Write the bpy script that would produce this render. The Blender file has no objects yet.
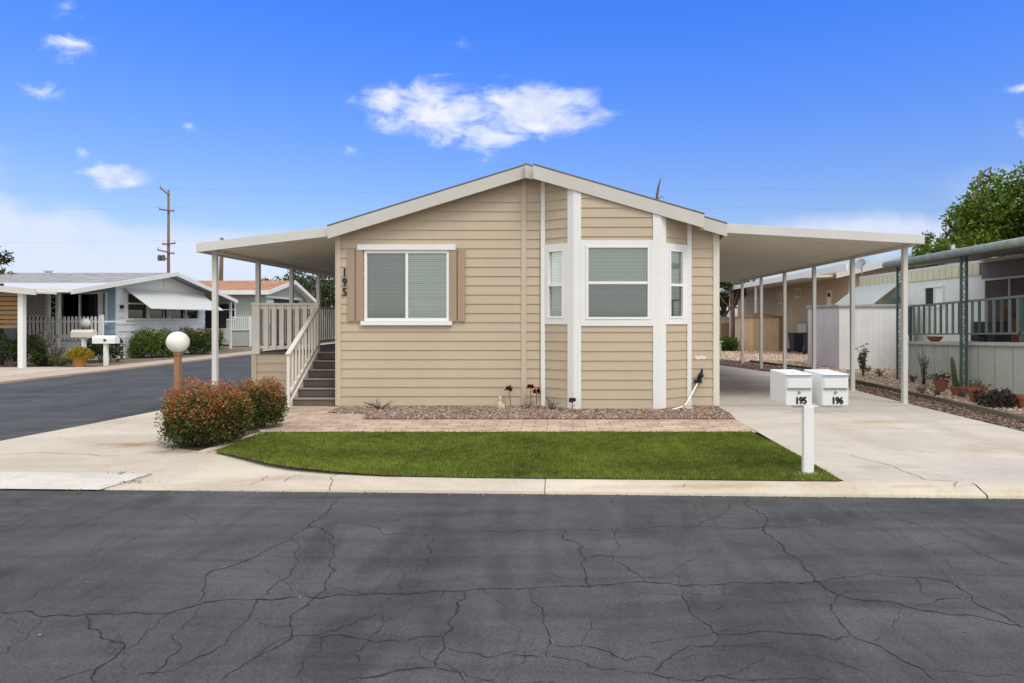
import bpy, math, random
import numpy as np
import bmesh
from mathutils import Vector, Matrix, noise as mnoise

R = math.radians
random.seed(7)
rng = np.random.default_rng(7)
S = bpy.context.scene
COL = S.collection

# ------------------------------------------------------------------ camera
F, PU, PV, EYE = 683.0, 560.0, 319.0, 1.69
cam = bpy.data.cameras.new('camera')
cam.sensor_width = 36.0
cam.lens = F / 1024 * 36.0
cam.shift_x = (512 - PU) / 1024
cam.shift_y = -(341.5 - PV) / 1024
cam.clip_end = 3000
cam.clip_start = 0.05
camo = bpy.data.objects.new('camera', cam)
camo.location = (0, 0, EYE)
camo.rotation_euler = (R(90), 0, 0)
COL.objects.link(camo)
S.camera = camo

# ------------------------------------------------------------------ view
S.view_settings.view_transform = 'Standard'
S.view_settings.look = 'None'
S.view_settings.exposure = 0.35
S.view_settings.gamma = 1.0
S.view_settings.use_curve_mapping = False

# ------------------------------------------------------------------ sun
SUN = Vector((0.36, -0.48, 0.80)).normalized()
sl = bpy.data.lights.new('sun', 'SUN')
sl.energy = 1.35
sl.angle = R(22)
sl.color = (1.0, 0.95, 0.88)
so = bpy.data.objects.new('sun', sl)
so.rotation_euler = SUN.to_track_quat('Z', 'Y').to_euler()
so.location = (-20, -20, 40)
COL.objects.link(so)

# ------------------------------------------------------------------ world
W = bpy.data.worlds.new('World')
S.world = W
W.use_nodes = True
nt = W.node_tree
nt.nodes.clear()


def N(t, **kw):
    n = nt.nodes.new(t)
    for k, v in kw.items():
        setattr(n, k, v)
    return n


def L(a, b):
    nt.links.new(a, b)


def M(op, a, b=None, c=None, clamp=False):
    n = N('ShaderNodeMath', operation=op, use_clamp=clamp)
    for i, x in enumerate((a, b, c)):
        if x is None:
            continue
        if isinstance(x, (int, float)):
            n.inputs[i].default_value = x
        else:
            L(x, n.inputs[i])
    return n.outputs[0]


def SS(x, e0, e1):
    n = N('ShaderNodeMapRange', interpolation_type='SMOOTHSTEP')
    L(x, n.inputs['Value'])
    n.inputs['From Min'].default_value = e0
    n.inputs['From Max'].default_value = e1
    return n.outputs['Result']


def MIX(fac, a, b):
    n = N('ShaderNodeMix', data_type='RGBA')
    for s, x in ((n.inputs['Factor'], fac), (n.inputs[6], a), (n.inputs[7], b)):
        if isinstance(x, (int, float)):
            s.default_value = x
        elif isinstance(x, tuple):
            s.default_value = x
        else:
            L(x, s)
    return n.outputs[2]


sky = N('ShaderNodeTexSky', sky_type='NISHITA', sun_disc=False)
sky.sun_elevation = math.asin(SUN.z)
sky.sun_rotation = math.atan2(SUN.x, SUN.y)
sky.air_density = 1.0
sky.dust_density = 0.6
sky.ozone_density = 2.0
tc = N('ShaderNodeTexCoord')
sep = N('ShaderNodeSeparateXYZ')
L(tc.outputs['Generated'], sep.inputs[0])
dx, dy, dz = sep.outputs
ysafe = M('MAXIMUM', dy, 0.12)
qx = M('DIVIDE', dx, ysafe)
qz = M('DIVIDE', dz, ysafe)
cmb = N('ShaderNodeCombineXYZ')
L(qx, cmb.inputs[0]); L(qz, cmb.inputs[1])
wn = N('ShaderNodeTexNoise')
wn.inputs['Scale'].default_value = 16
wn.inputs['Detail'].default_value = 5
L(cmb.outputs[0], wn.inputs['Vector'])
ws = N('ShaderNodeSeparateColor')
L(wn.outputs['Color'], ws.inputs[0])
wx = M('ADD', qx, M('MULTIPLY', M('SUBTRACT', ws.outputs[0], .5), .085))
wz = M('ADD', qz, M('MULTIPLY', M('SUBTRACT', ws.outputs[1], .5), .05))


def noise(vec, scale, detail=6, rough=0.55, sx=1.0, sz=1.0, off=(0, 0, 0), dist=0.0):
    mp = N('ShaderNodeMapping')
    mp.inputs['Scale'].default_value = (sx, sz, 1)
    mp.inputs['Location'].default_value = off
    L(vec, mp.inputs['Vector'])
    n = N('ShaderNodeTexNoise')
    n.inputs['Scale'].default_value = scale
    n.inputs['Detail'].default_value = detail
    n.inputs['Roughness'].default_value = rough
    n.inputs['Distortion'].default_value = dist
    L(mp.outputs[0], n.inputs['Vector'])
    return n.outputs['Fac']


n_main = noise(cmb.outputs[0], 14, 10, 0.66, .8, 1.9, (3, 1, 0), 0.45)
n_soft = noise(cmb.outputs[0], 4.5, 6, 0.5, 0.55, 2.2, (7, 2, 0), 0.6)
n_shade = noise(cmb.outputs[0], 13, 5, 0.55, 1.0, 1.7, (3.01, 1.05, 0), 0.25)


def ell(u, v, ru, rv, w=1.0, tilt=0.0):
    cx, cz = (u - 560) / 683, (319 - v) / 683
    a = M('SUBTRACT', wx, cx)
    b = M('SUBTRACT', wz, cz)
    b = M('SUBTRACT', b, M('MULTIPLY', a, tilt))
    a = M('MULTIPLY', a, 683 / ru)
    b = M('MULTIPLY', b, 683 / rv)
    r = M('SQRT', M('ADD', M('MULTIPLY', a, a), M('MULTIPLY', b, b)))
    return M('MULTIPLY', M('SUBTRACT', 1.0, r, clamp=True), w)


def union(items):
    o = items[0]
    for i in items[1:]:
        o = M('MAXIMUM', o, i)
    return o


cum = union([ell(436, 110, 68, 44, 1.2), ell(530, 112, 98, 40, 1.25), ell(490, 138, 48, 28, .95), ell(390, 106, 46, 32, .95), ell(480, 112, 118, 34, .75),
             ell(386, 118, 26, 14, .7),
             ell(116, 175, 50, 17, .95), ell(82, 154, 24, 12, .65), ell(66, 46, 44, 24, .72), ell(38, 90, 46, 16, .5), ell(62, 20, 16, 30, .32),
             ell(355, 98, 18, 12, .6), ell(352, 146, 16, 12, .6), ell(462, 44, 22, 9, .3), ell(195, 127, 18, 8, .45),
             ell(1016, 88, 26, 12, .55), ell(1022, 132, 16, 14, .6), ell(70, 6, 30, 16, .45)])
fc = M('ADD', cum, M('MULTIPLY', M('SUBTRACT', n_main, 0.53), 2.9))
cum_d = M('MULTIPLY', M('MULTIPLY', SS(fc, 0.0, 1.05), SS(cum, 0.0, 0.5)), 0.93)
cir = union([ell(0, 232, 280, 74, 1.25, -.36), ell(170, 262, 300, 46, .95), ell(-140, 200, 280, 80, 1.0), ell(880, 232, 250, 30, .9),
             ell(1010, 185, 130, 30, .55), ell(930, 158, 60, 14, .25), ell(1160, 200, 220, 60, .9), ell(520, 290, 900, 34, .7)])
fi = M('ADD', cir, M('MULTIPLY', M('SUBTRACT', n_soft, 0.5), 1.1))
cir_d = M('MULTIPLY', M('MULTIPLY', SS(fi, 0.12, 0.85), SS(cir, 0.0, 0.3)), 0.72)
dens = M('MAXIMUM', cum_d, cir_d)
front = SS(dy, 0.12, 0.3)
dens = M('MULTIPLY', dens, front)

# broken white cloud added out of view (overhead, sides, behind) for soft neutral light
n_over = noise(tc.outputs['Generated'], 2.6, 6, 0.55, 1, 1, (0, 0, 0), 0.4)
cov = M('MAXIMUM', M('MAXIMUM', SS(dy, 0.28, -0.15), SS(dz, 0.58, 0.80)), SS(M('ABSOLUTE', qx), 1.0, 1.7))
cov = M('MULTIPLY', cov, SS(n_over, 0.22, 0.42))
above = SS(dz, -0.02, 0.02)

# clear-sky blue: the Nishita sky, made a deeper blue upward and paler at the horizon (light pollution of the air near the ground)
el = SS(dz, 0.02, 0.50)
tint = MIX(el, (0.98, 0.98, 1.10, 1), (0.37, 0.97, 2.3, 1))
mul = N('ShaderNodeMix', data_type='RGBA', blend_type='MULTIPLY')
mul.inputs['Factor'].default_value = 1.0
L(sky.outputs[0], mul.inputs[6]); L(tint, mul.inputs[7])
blue = mul.outputs[2]
shade = SS(n_shade, 0.35, 0.62)
ccol = MIX(shade, (6.0, 6.6, 7.9, 1), (8.3, 8.35, 8.5, 1))
ccol = MIX(SS(dz, 0.22, 0.06), ccol, (6.6, 6.9, 8.5, 1))
c1 = MIX(dens, blue, ccol)
c2 = MIX(cov, c1, (10.4, 10.3, 10.2, 1))
c3 = MIX(above, (2.2, 2.1, 2.0, 1), c2)
bg = N('ShaderNodeBackground')
bg.inputs['Strength'].default_value = 0.095
L(c3, bg.inputs['Color'])
wo = N('ShaderNodeOutputWorld')
L(bg.outputs[0], wo.inputs['Surface'])

# ------------------------------------------------------------------ helpers


def X(u, Y):
    return (u - PU) / F * Y


def Z(v, Y):
    return EYE + (PV - v) / F * Y


def G(u, v, z=0.0):
    Y = F * (EYE - z) / (v - PV)
    return (X(u, Y), Y, z)


OFF = {}


class MB:
    def __init__(s):
        s.v, s.f, s.m, s.cur = [], [], [], 0

    def add(s, vs, fs):
        b = len(s.v)
        s.v += [tuple(p) for p in vs]
        for f in fs:
            s.f.append([b + i for i in f])
            s.m.append(s.cur)
        return s

    def hexa(s, p):
        return s.add(p, [(3, 2, 1, 0), (4, 5, 6, 7), (0, 1, 5, 4), (1, 2, 6, 5), (2, 3, 7, 6), (3, 0, 4, 7)])

    def box(s, x0, x1, y0, y1, z0, z1):
        return s.hexa([(x0, y0, z0), (x1, y0, z0), (x1, y1, z0), (x0, y1, z0), (x0, y0, z1), (x1, y0, z1), (x1, y1, z1), (x0, y1, z1)])

    def bar(s, a, b, w, h, up=(0, 0, 1)):
        a, b, up = Vector(a), Vector(b), Vector(up)
        d = (b - a).normalized()
        r = d.cross(up)
        if r.length < 1e-4:
            r = d.cross(Vector((0, 1, 0)))
        r.normalize()
        t = r.cross(d)
        r, t = r * w / 2, t * h / 2
        return s.hexa([a - r - t, a + r - t, b + r - t, b - r - t, a - r + t, a + r + t, b + r + t, b - r + t])

    def prism(s, poly, axis, a, b):
        n = len(poly)

        def P(q, c):
            return {'x': (c, q[0], q[1]), 'y': (q[0], c, q[1]), 'z': (q[0], q[1], c)}[axis]
        vs = [P(q, a) for q in poly] + [P(q, b) for q in poly]
        fs = [tuple(range(n)), tuple(range(2 * n - 1, n - 1, -1))]
        fs += [(i, (i + 1) % n, n + (i + 1) % n, n + i) for i in range(n)]
        return s.add(vs, fs)

    def tube(s, pts, r, n=8):
        pts = [Vector(p) for p in pts]
        rs = r if isinstance(r, (list, tuple)) else [r] * len(pts)
        vs, fs = [], []
        prev = None
        for i, p in enumerate(pts):
            d = (pts[min(i + 1, len(pts) - 1)] - pts[max(i - 1, 0)]).normalized()
            if prev is None:
                a = d.cross(Vector((0.13, 0.97, 0.21)))
                if a.length < .05:
                    a = d.cross(Vector((1, 0, 0)))
            else:
                a = prev - d * prev.dot(d)
            a.normalize()
            prev = a
            b = d.cross(a)
            for k in range(n):
                t = 2 * math.pi * k / n
                vs.append(p + (a * math.cos(t) + b * math.sin(t)) * rs[i])
        for i in range(len(pts) - 1):
            for k in range(n):
                k2 = (k + 1) % n
                fs.append((i * n + k, i * n + k2, (i + 1) * n + k2, (i + 1) * n + k))
        fs.append(tuple(range(n - 1, -1, -1)))
        e = (len(pts) - 1) * n
        fs.append(tuple(range(e, e + n)))
        return s.add(vs, fs)

    def lathe(s, prof, c=(0, 0, 0), n=20):
        vs, fs = [], []
        for (r, z) in prof:
            for k in range(n):
                t = 2 * math.pi * k / n
                vs.append((c[0] + r * math.cos(t), c[1] + r * math.sin(t), c[2] + z))
        for i in range(len(prof) - 1):
            for k in range(n):
                k2 = (k + 1) % n
                fs.append((i * n + k, i * n + k2, (i + 1) * n + k2, (i + 1) * n + k))
        fs.append(tuple(range(n - 1, -1, -1)))
        e = (len(prof) - 1) * n
        fs.append(tuple(range(e, e + n)))
        return s.add(vs, fs)

    def build(s, name, mats, parent=None, smooth=False, bevel=0.0, recalc=True, local=False):
        me = bpy.data.meshes.new(name)
        o = OFF.get(parent.name, Vector((0, 0, 0))) if (parent is not None and not local) else Vector((0, 0, 0))
        me.from_pydata([(p[0] - o[0], p[1] - o[1], p[2] - o[2]) for p in s.v], [], s.f)
        if not isinstance(mats, (list, tuple)):
            mats = [mats]
        for m in mats:
            me.materials.append(m)
        me.polygons.foreach_set('material_index', s.m)
        if recalc:
            bm = bmesh.new()
            bm.from_mesh(me)
            bmesh.ops.recalc_face_normals(bm, faces=bm.faces)
            bm.to_mesh(me)
            bm.free()
        if smooth:
            me.polygons.foreach_set('use_smooth', [True] * len(me.polygons))
        me.update()
        ob = bpy.data.objects.new(name, me)
        COL.objects.link(ob)
        if parent is not None:
            ob.parent = parent
            OFF[ob.name] = OFF.get(parent.name, Vector((0, 0, 0)))
        if bevel:
            b = ob.modifiers.new('bevel', 'BEVEL')
            b.width = bevel
            b.segments = 2
            b.limit_method = 'ANGLE'
            b.angle_limit = R(40)
        return ob


def tag(o, label=None, cat=None, group=None, kind=None):
    if label:
        o['label'] = label
    if cat:
        o['category'] = cat
    if group:
        o['group'] = group
    if kind:
        o['kind'] = kind
    return o


def thing(name, label, cat, loc=(0, 0, 0), rz=0.0, group=None):
    o = bpy.data.objects.new(name, None)
    o.empty_display_size = .2
    o.location = loc
    o.rotation_euler = (0, 0, rz)
    COL.objects.link(o)
    OFF[o.name] = Vector(loc)
    return tag(o, label, cat, group)


def copy_tree(o, parent=None):
    c = o.copy()
    COL.objects.link(c)
    if parent is not None:
        c.parent = parent
    for ch in list(o.children):
        copy_tree(ch, c)
    return c


def dup(root, loc, rz=0.0, label=None, scale=None):
    c = copy_tree(root)
    c.location = loc
    c.rotation_euler = (0, 0, rz)
    if scale:
        c.scale = (scale,) * 3 if isinstance(scale, (int, float)) else scale
    if label:
        c['label'] = label
    return c


# ------------------------------------------------------------------ materials
def mat(name, col, rough=.7, var=.12, scale=3.0, bump=0.0, bscale=60.0, metal=0.0, spec=.4, dirt=None, dirt_amt=0.0, stretch=(1, 1, 1), fine=.06, coat=0.0):
    m = bpy.data.materials.new(name)
    m.use_nodes = True
    t = m.node_tree
    p = t.nodes['Principled BSDF']
    p.inputs['Roughness'].default_value = rough
    p.inputs['Metallic'].default_value = metal
    p.inputs['Specular IOR Level'].default_value = spec
    p.inputs['Coat Weight'].default_value = coat
    co = t.nodes.new('ShaderNodeTexCoord')
    mp = t.nodes.new('ShaderNodeMapping')
    mp.inputs['Scale'].default_value = stretch
    t.links.new(co.outputs['Object'], mp.inputs['Vector'])

    def nz(sc, det=5, ro=.55):
        n = t.nodes.new('ShaderNodeTexNoise')
        n.inputs['Scale'].default_value = sc
        n.inputs['Detail'].default_value = det
        n.inputs['Roughness'].default_value = ro
        t.links.new(mp.outputs[0], n.inputs['Vector'])
        return n.outputs['Fac']

    def mr(x, a, b, c, d):
        n = t.nodes.new('ShaderNodeMapRange')
        n.inputs[1].default_value, n.inputs[2].default_value = a, b
        n.inputs[3].default_value, n.inputs[4].default_value = c, d
        t.links.new(x, n.inputs[0])
        return n.outputs[0]

    def mixc(fac, a, b, blend='MIX'):
        n = t.nodes.new('ShaderNodeMix')
        n.data_type = 'RGBA'
        n.blend_type = blend
        for s_, x in ((n.inputs[0], fac), (n.inputs[6], a), (n.inputs[7], b)):
            if isinstance(x, (int, float)):
                s_.default_value = x
            elif isinstance(x, (tuple, list)):
                s_.default_value = tuple(x)[:3] + (1,)
            else:
                t.links.new(x, s_)
        return n.outputs[2]
    lo = [c * (1 - var) for c in col]
    hi = [min(c * (1 + var), .95) for c in col]
    c1 = mixc(mr(nz(scale), .3, .7, 0, 1), lo, hi)
    if fine:
        c1 = mixc(mr(nz(scale * 22, 3, .7), .3, .7, fine, 0), c1, [c * .45 for c in col])
    if dirt:
        c1 = mixc(mr(nz(scale * .55, 7, .65), .52, .72, 0, dirt_amt), c1, dirt)
    t.links.new(c1, p.inputs['Base Color'])
    if bump:
        b = t.nodes.new('ShaderNodeBump')
        b.inputs['Strength'].default_value = bump
        b.inputs['Distance'].default_value = .01
        t.links.new(nz(bscale, 4, .6), b.inputs['Height'])
        t.links.new(b.outputs[0], p.inputs['Normal'])
    return m


def mat_attr(name, rough=.55, trans=0.25, spec=.3):
    m = bpy.data.materials.new(name)
    m.use_nodes = True
    t = m.node_tree
    p = t.nodes['Principled BSDF']
    a = t.nodes.new('ShaderNodeAttribute')
    a.attribute_name = 'tint'
    t.links.new(a.outputs['Color'], p.inputs['Base Color'])
    p.inputs['Roughness'].default_value = rough
    p.inputs['Specular IOR Level'].default_value = spec
    if trans:
        tr = t.nodes.new('ShaderNodeBsdfTranslucent')
        t.links.new(a.outputs['Color'], tr.inputs['Color'])
        mx = t.nodes.new('ShaderNodeMixShader')
        mx.inputs[0].default_value = trans
        t.links.new(p.outputs[0], mx.inputs[1])
        t.links.new(tr.outputs[0], mx.inputs[2])
        t.links.new(mx.outputs[0], t.nodes['Material Output'].inputs['Surface'])
    return m


def glass_mat(name, tintc=(.8, .9, .86), gloss=1.0):
    m = bpy.data.materials.new(name)
    m.use_nodes = True
    t = m.node_tree
    t.nodes.remove(t.nodes['Principled BSDF'])
    tr = t.nodes.new('ShaderNodeBsdfTransparent')
    tr.inputs['Color'].default_value = tintc + (1,)
    gl = t.nodes.new('ShaderNodeBsdfGlossy')
    gl.inputs['Roughness'].default_value = .02
    fr = t.nodes.new('ShaderNodeFresnel')
    fr.inputs['IOR'].default_value = 1.55
    k = t.nodes.new('ShaderNodeMath')
    k.operation = 'MULTIPLY_ADD'
    k.inputs[1].default_value = gloss
    k.inputs[2].default_value = .09
    t.links.new(fr.outputs[0], k.inputs[0])
    mx = t.nodes.new('ShaderNodeMixShader')
    t.links.new(k.outputs[0], mx.inputs[0])
    t.links.new(tr.outputs[0], mx.inputs[1])
    t.links.new(gl.outputs[0], mx.inputs[2])
    t.links.new(mx.outputs[0], t.nodes['Material Output'].inputs['Surface'])
    return m


def M2(t, x):
    n = t.nodes.new('ShaderNodeMath')
    n.operation = 'MULTIPLY'
    n.inputs[1].default_value = .32
    t.links.new(x, n.inputs[0])
    return n.outputs[0]


def asphalt_mat():
    m = bpy.data.materials.new('asphalt')
    m.use_nodes = True
    t = m.node_tree
    p = t.nodes['Principled BSDF']
    co = t.nodes.new('ShaderNodeTexCoord')

    def nz(sc, det, ro, stretch=(1, 1, 1), dist=0.0):
        mp = t.nodes.new('ShaderNodeMapping')
        mp.inputs['Scale'].default_value = stretch
        t.links.new(co.outputs['Object'], mp.inputs['Vector'])
        n = t.nodes.new('ShaderNodeTexNoise')
        n.inputs['Scale'].default_value = sc
        n.inputs['Detail'].default_value = det
        n.inputs['Roughness'].default_value = ro
        n.inputs['Distortion'].default_value = dist
        t.links.new(mp.outputs[0], n.inputs['Vector'])
        return n.outputs['Fac']

    def ramp(x, stops):
        r = t.nodes.new('ShaderNodeValToRGB')
        els = r.color_ramp.elements
        els[0].position, els[0].color = stops[0][0], stops[0][1] + (1,)
        els[1].position, els[1].color = stops[-1][0], stops[-1][1] + (1,)
        for q, c in stops[1:-1]:
            e = els.new(q)
            e.color = c + (1,)
        t.links.new(x, r.inputs[0])
        return r.outputs[0]

    def mul(a, b, f=1.0):
        n = t.nodes.new('ShaderNodeMix')
        n.data_type = 'RGBA'
        n.blend_type = 'MULTIPLY'
        n.inputs[0].default_value = f
        t.links.new(a, n.inputs[6])
        t.links.new(b, n.inputs[7])
        return n.outputs[2]
    base = ramp(nz(.55, 6, .55, (1, 1, 1), .5), [(.3, (.058, .0605, .064)), (.5, (.071, .0738, .0775)), (.72, (.084, .087, .091))])
    streak = ramp(nz(1.3, 5, .6, (.35, 2.2, 1), .8), [(.28, (.70, .70, .71)), (.5, (1, 1, 1)), (.72, (1.22, 1.22, 1.22))])
    diag = nz(.8, 3, .5, (1.2, .5, 1))
    patch = ramp(diag, [(.37, (.80, .79, .79)), (.40, (1, 1, 1)), (1, (1, 1, 1))])
    grain = ramp(nz(70, 3, .8), [(.25, (.50, .50, .50)), (.5, (1, 1, 1)), (.75, (1.6, 1.6, 1.58))])
    grain2 = ramp(nz(260, 2, .8), [(.3, (.75, .75, .75)), (.7, (1.25, 1.25, 1.25))])
    c = mul(mul(mul(mul(base, streak), patch), grain, .8), grain2, .7)
    diag2 = nz(1.1, 6, .6, (2.6, .55, 1), 1.2)
    c = mul(c, ramp(diag2, [(.30, (.74, .74, .75)), (.5, (1, 1, 1)), (.7, (1.16, 1.16, 1.15))]), .8)
    for (sx_, sy_, rx_, ry_, am_) in ((-1.05, 5.3, .42, .75, .74), (-1.0, 4.35, .38, .35, .82), (-.5, 5.9, .25, .5, .80), (2.6, 3.6, .6, .35, .85), (-3.4, 4.6, 1.2, .5, .85)):
        mp = t.nodes.new('ShaderNodeMapping')
        mp.inputs['Location'].default_value = (-sx_ / rx_, -sy_ / ry_, 0)
        mp.inputs['Scale'].default_value = (1 / rx_, 1 / ry_, 0)
        t.links.new(co.outputs['Object'], mp.inputs[0])
        ln_ = t.nodes.new('ShaderNodeVectorMath')
        ln_.operation = 'LENGTH'
        t.links.new(mp.outputs[0], ln_.inputs[0])
        ad = t.nodes.new('ShaderNodeMath')
        ad.operation = 'MULTIPLY_ADD'
        t.links.new(nz(2.2, 6, .6), ad.inputs[0])
        ad.inputs[1].default_value = 1.6
        t.links.new(ln_.outputs['Value'], ad.inputs[2])
        c = mul(c, ramp(ad.outputs[0], [(.55, (am_, am_, am_)), (.95, (1, 1, 1))]) if False else ramp(M2(t, ad.outputs[0]), [(.45, (am_, am_, am_)), (.6, (1, 1, 1))]))
    t.links.new(c, p.inputs['Base Color'])
    p.inputs['Roughness'].default_value = .85
    p.inputs['Specular IOR Level'].default_value = .22
    b = t.nodes.new('ShaderNodeBump')
    b.inputs['Strength'].default_value = .5
    b.inputs['Distance'].default_value = .006
    t.links.new(nz(140, 4, .75), b.inputs['Height'])
    t.links.new(b.outputs[0], p.inputs['Normal'])
    return m


def concrete_mat(name, col, stain, stain2=None, spots=()):
    m = mat(name, col, .85, .10, .9, .25, 90, dirt=stain, dirt_amt=.55, fine=.22)
    t = m.node_tree
    p = t.nodes['Principled BSDF']
    src = p.inputs['Base Color'].links[0].from_socket
    co = t.nodes.new('ShaderNodeTexCoord')

    def layer(src, sc, a, b, colr, amt, loc, stretch):
        mp = t.nodes.new('ShaderNodeMapping')
        mp.inputs['Scale'].default_value = stretch
        mp.inputs['Location'].default_value = loc
        t.links.new(co.outputs['Object'], mp.inputs[0])
        n = t.nodes.new('ShaderNodeTexNoise')
        n.inputs['Scale'].default_value = sc
        n.inputs['Detail'].default_value = 7
        n.inputs['Roughness'].default_value = .62
        n.inputs['Distortion'].default_value = .6
        t.links.new(mp.outputs[0], n.inputs[0])
        r = t.nodes.new('ShaderNodeMapRange')
        r.inputs[1].default_value, r.inputs[2].default_value = a, b
        r.inputs[3].default_value, r.inputs[4].default_value = 0, amt
        t.links.new(n.outputs['Fac'], r.inputs[0])
        x = t.nodes.new('ShaderNodeMix')
        x.data_type = 'RGBA'
        t.links.new(r.outputs[0], x.inputs[0])
        t.links.new(src, x.inputs[6])
        x.inputs[7].default_value = tuple(colr) + (1,)
        return x.outputs[2]
    c = layer(src, 1.1, .56, .72, stain2 or (.34, .25, .16), .35, (4, 1, 0), (1, 1, 1))
    c = layer(c, .8, .54, .7, tuple(k * .62 for k in col), .45, (9, 3, 0), (.35, 1.8, 1))
    c = layer(c, 6, .58, .75, tuple(k * .55 for k in col), .5, (2, 8, 0), (1, 1, 1))
    c = layer(c, 22, .60, .74, tuple(k * .5 for k in col), .5, (5, 1, 0), (1, 1, 1))
    c = layer(c, .45, .50, .62, tuple(min(k * 1.22, .8) for k in col), .55, (1, 6, 0), (.6, 1.2, 1))
    for (sx_, sy_, rx_, ry_, sc_, am_) in spots:
        mp = t.nodes.new('ShaderNodeMapping')
        mp.inputs['Location'].default_value = (-sx_ / rx_, -sy_ / ry_, 0)
        mp.inputs['Scale'].default_value = (1 / rx_, 1 / ry_, 0)
        t.links.new(co.outputs['Object'], mp.inputs[0])
        ln_ = t.nodes.new('ShaderNodeVectorMath')
        ln_.operation = 'LENGTH'
        t.links.new(mp.outputs[0], ln_.inputs[0])
        nz_ = t.nodes.new('ShaderNodeTexNoise')
        nz_.inputs['Scale'].default_value = 3.5
        nz_.inputs['Detail'].default_value = 7
        t.links.new(co.outputs['Object'], nz_.inputs['Vector'])
        ad = t.nodes.new('ShaderNodeMath')
        ad.operation = 'MULTIPLY_ADD'
        t.links.new(nz_.outputs['Fac'], ad.inputs[0])
        ad.inputs[1].default_value = 2.2
        t.links.new(ln_.outputs['Value'], ad.inputs[2])
        r = t.nodes.new('ShaderNodeMapRange')
        r.interpolation_type = 'SMOOTHSTEP'
        r.inputs[1].default_value, r.inputs[2].default_value = 2.1, 1.0
        r.inputs[3].default_value, r.inputs[4].default_value = 0, am_
        t.links.new(ad.outputs[0], r.inputs[0])
        x = t.nodes.new('ShaderNodeMix')
        x.data_type = 'RGBA'
        t.links.new(r.outputs[0], x.inputs[0])
        t.links.new(c, x.inputs[6])
        x.inputs[7].default_value = tuple(sc_) + (1,)
        c = x.outputs[2]
    t.links.new(c, p.inputs['Base Color'])
    return m


def brick_mat(name, c1, c2, mortar, bw, bh, off=.5, msize=.008, bump=.4, axis=None):
    m = bpy.data.materials.new(name)
    m.use_nodes = True
    t = m.node_tree
    p = t.nodes['Principled BSDF']
    p.inputs['Roughness'].default_value = .88
    co = t.nodes.new('ShaderNodeTexCoord')
    b = t.nodes.new('ShaderNodeTexBrick')
    b.offset = off
    b.inputs['Scale'].default_value = 1
    b.inputs['Brick Width'].default_value = bw
    b.inputs['Row Height'].default_value = bh
    b.inputs['Mortar Size'].default_value = msize
    b.inputs['Color1'].default_value = c1 + (1,)
    b.inputs['Color2'].default_value = c2 + (1,)
    b.inputs['Mortar'].default_value = mortar + (1,)
    v = co.outputs['Object']
    if axis:
        sp = t.nodes.new('ShaderNodeSeparateXYZ')
        cb = t.nodes.new('ShaderNodeCombineXYZ')
        t.links.new(v, sp.inputs[0])
        t.links.new(sp.outputs[axis[0]], cb.inputs[0])
        t.links.new(sp.outputs[axis[1]], cb.inputs[1])
        v = cb.outputs[0]
    t.links.new(v, b.inputs['Vector'])
    n = t.nodes.new('ShaderNodeTexNoise')
    n.inputs['Scale'].default_value = 2.5
    n.inputs['Detail'].default_value = 8
    t.links.new(co.outputs['Object'], n.inputs['Vector'])
    r = t.nodes.new('ShaderNodeMapRange')
    r.inputs[1].default_value, r.inputs[2].default_value = .3, .7
    r.inputs[3].default_value, r.inputs[4].default_value = .75, 1.2
    t.links.new(n.outputs['Fac'], r.inputs[0])
    x = t.nodes.new('ShaderNodeVectorMath')
    x.operation = 'SCALE'
    t.links.new(b.outputs['Color'], x.inputs[0])
    t.links.new(r.outputs[0], x.inputs['Scale'])
    t.links.new(x.outputs[0], p.inputs['Base Color'])
    bp = t.nodes.new('ShaderNodeBump')
    bp.inputs['Strength'].default_value = bump
    bp.inputs['Distance'].default_value = .005
    bp.invert = True
    t.links.new(b.outputs['Fac'], bp.inputs['Height'])
    t.links.new(bp.outputs[0], p.inputs['Normal'])
    return m


def stripe_mat(name, col, dark, axis, pitch, width=.12, rough=.6, sharp=True, var=.06):
    """Vertical grooves or corrugation along one object axis, as bump plus a thin dark groove."""
    m = mat(name, col, rough, var, 2.0, fine=.05, dirt=tuple(c * .6 for c in col), dirt_amt=.3)
    t = m.node_tree
    p = t.nodes['Principled BSDF']
    src = p.inputs['Base Color'].links[0].from_socket
    co = t.nodes.new('ShaderNodeTexCoord')
    sp = t.nodes.new('ShaderNodeSeparateXYZ')
    t.links.new(co.outputs['Object'], sp.inputs[0])
    d = t.nodes.new('ShaderNodeMath')
    d.operation = 'DIVIDE'
    t.links.new(sp.outputs[axis], d.inputs[0])
    d.inputs[1].default_value = pitch
    fr = t.nodes.new('ShaderNodeMath')
    fr.operation = 'FRACT'
    t.links.new(d.outputs[0], fr.inputs[0])
    lt = t.nodes.new('ShaderNodeMath')
    lt.operation = 'LESS_THAN'
    t.links.new(fr.outputs[0], lt.inputs[0])
    lt.inputs[1].default_value = width
    x = t.nodes.new('ShaderNodeMix')
    x.data_type = 'RGBA'
    t.links.new(lt.outputs[0], x.inputs[0])
    t.links.new(src, x.inputs[6])
    x.inputs[7].default_value = tuple(dark) + (1,)
    t.links.new(x.outputs[2], p.inputs['Base Color'])
    return m


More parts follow.
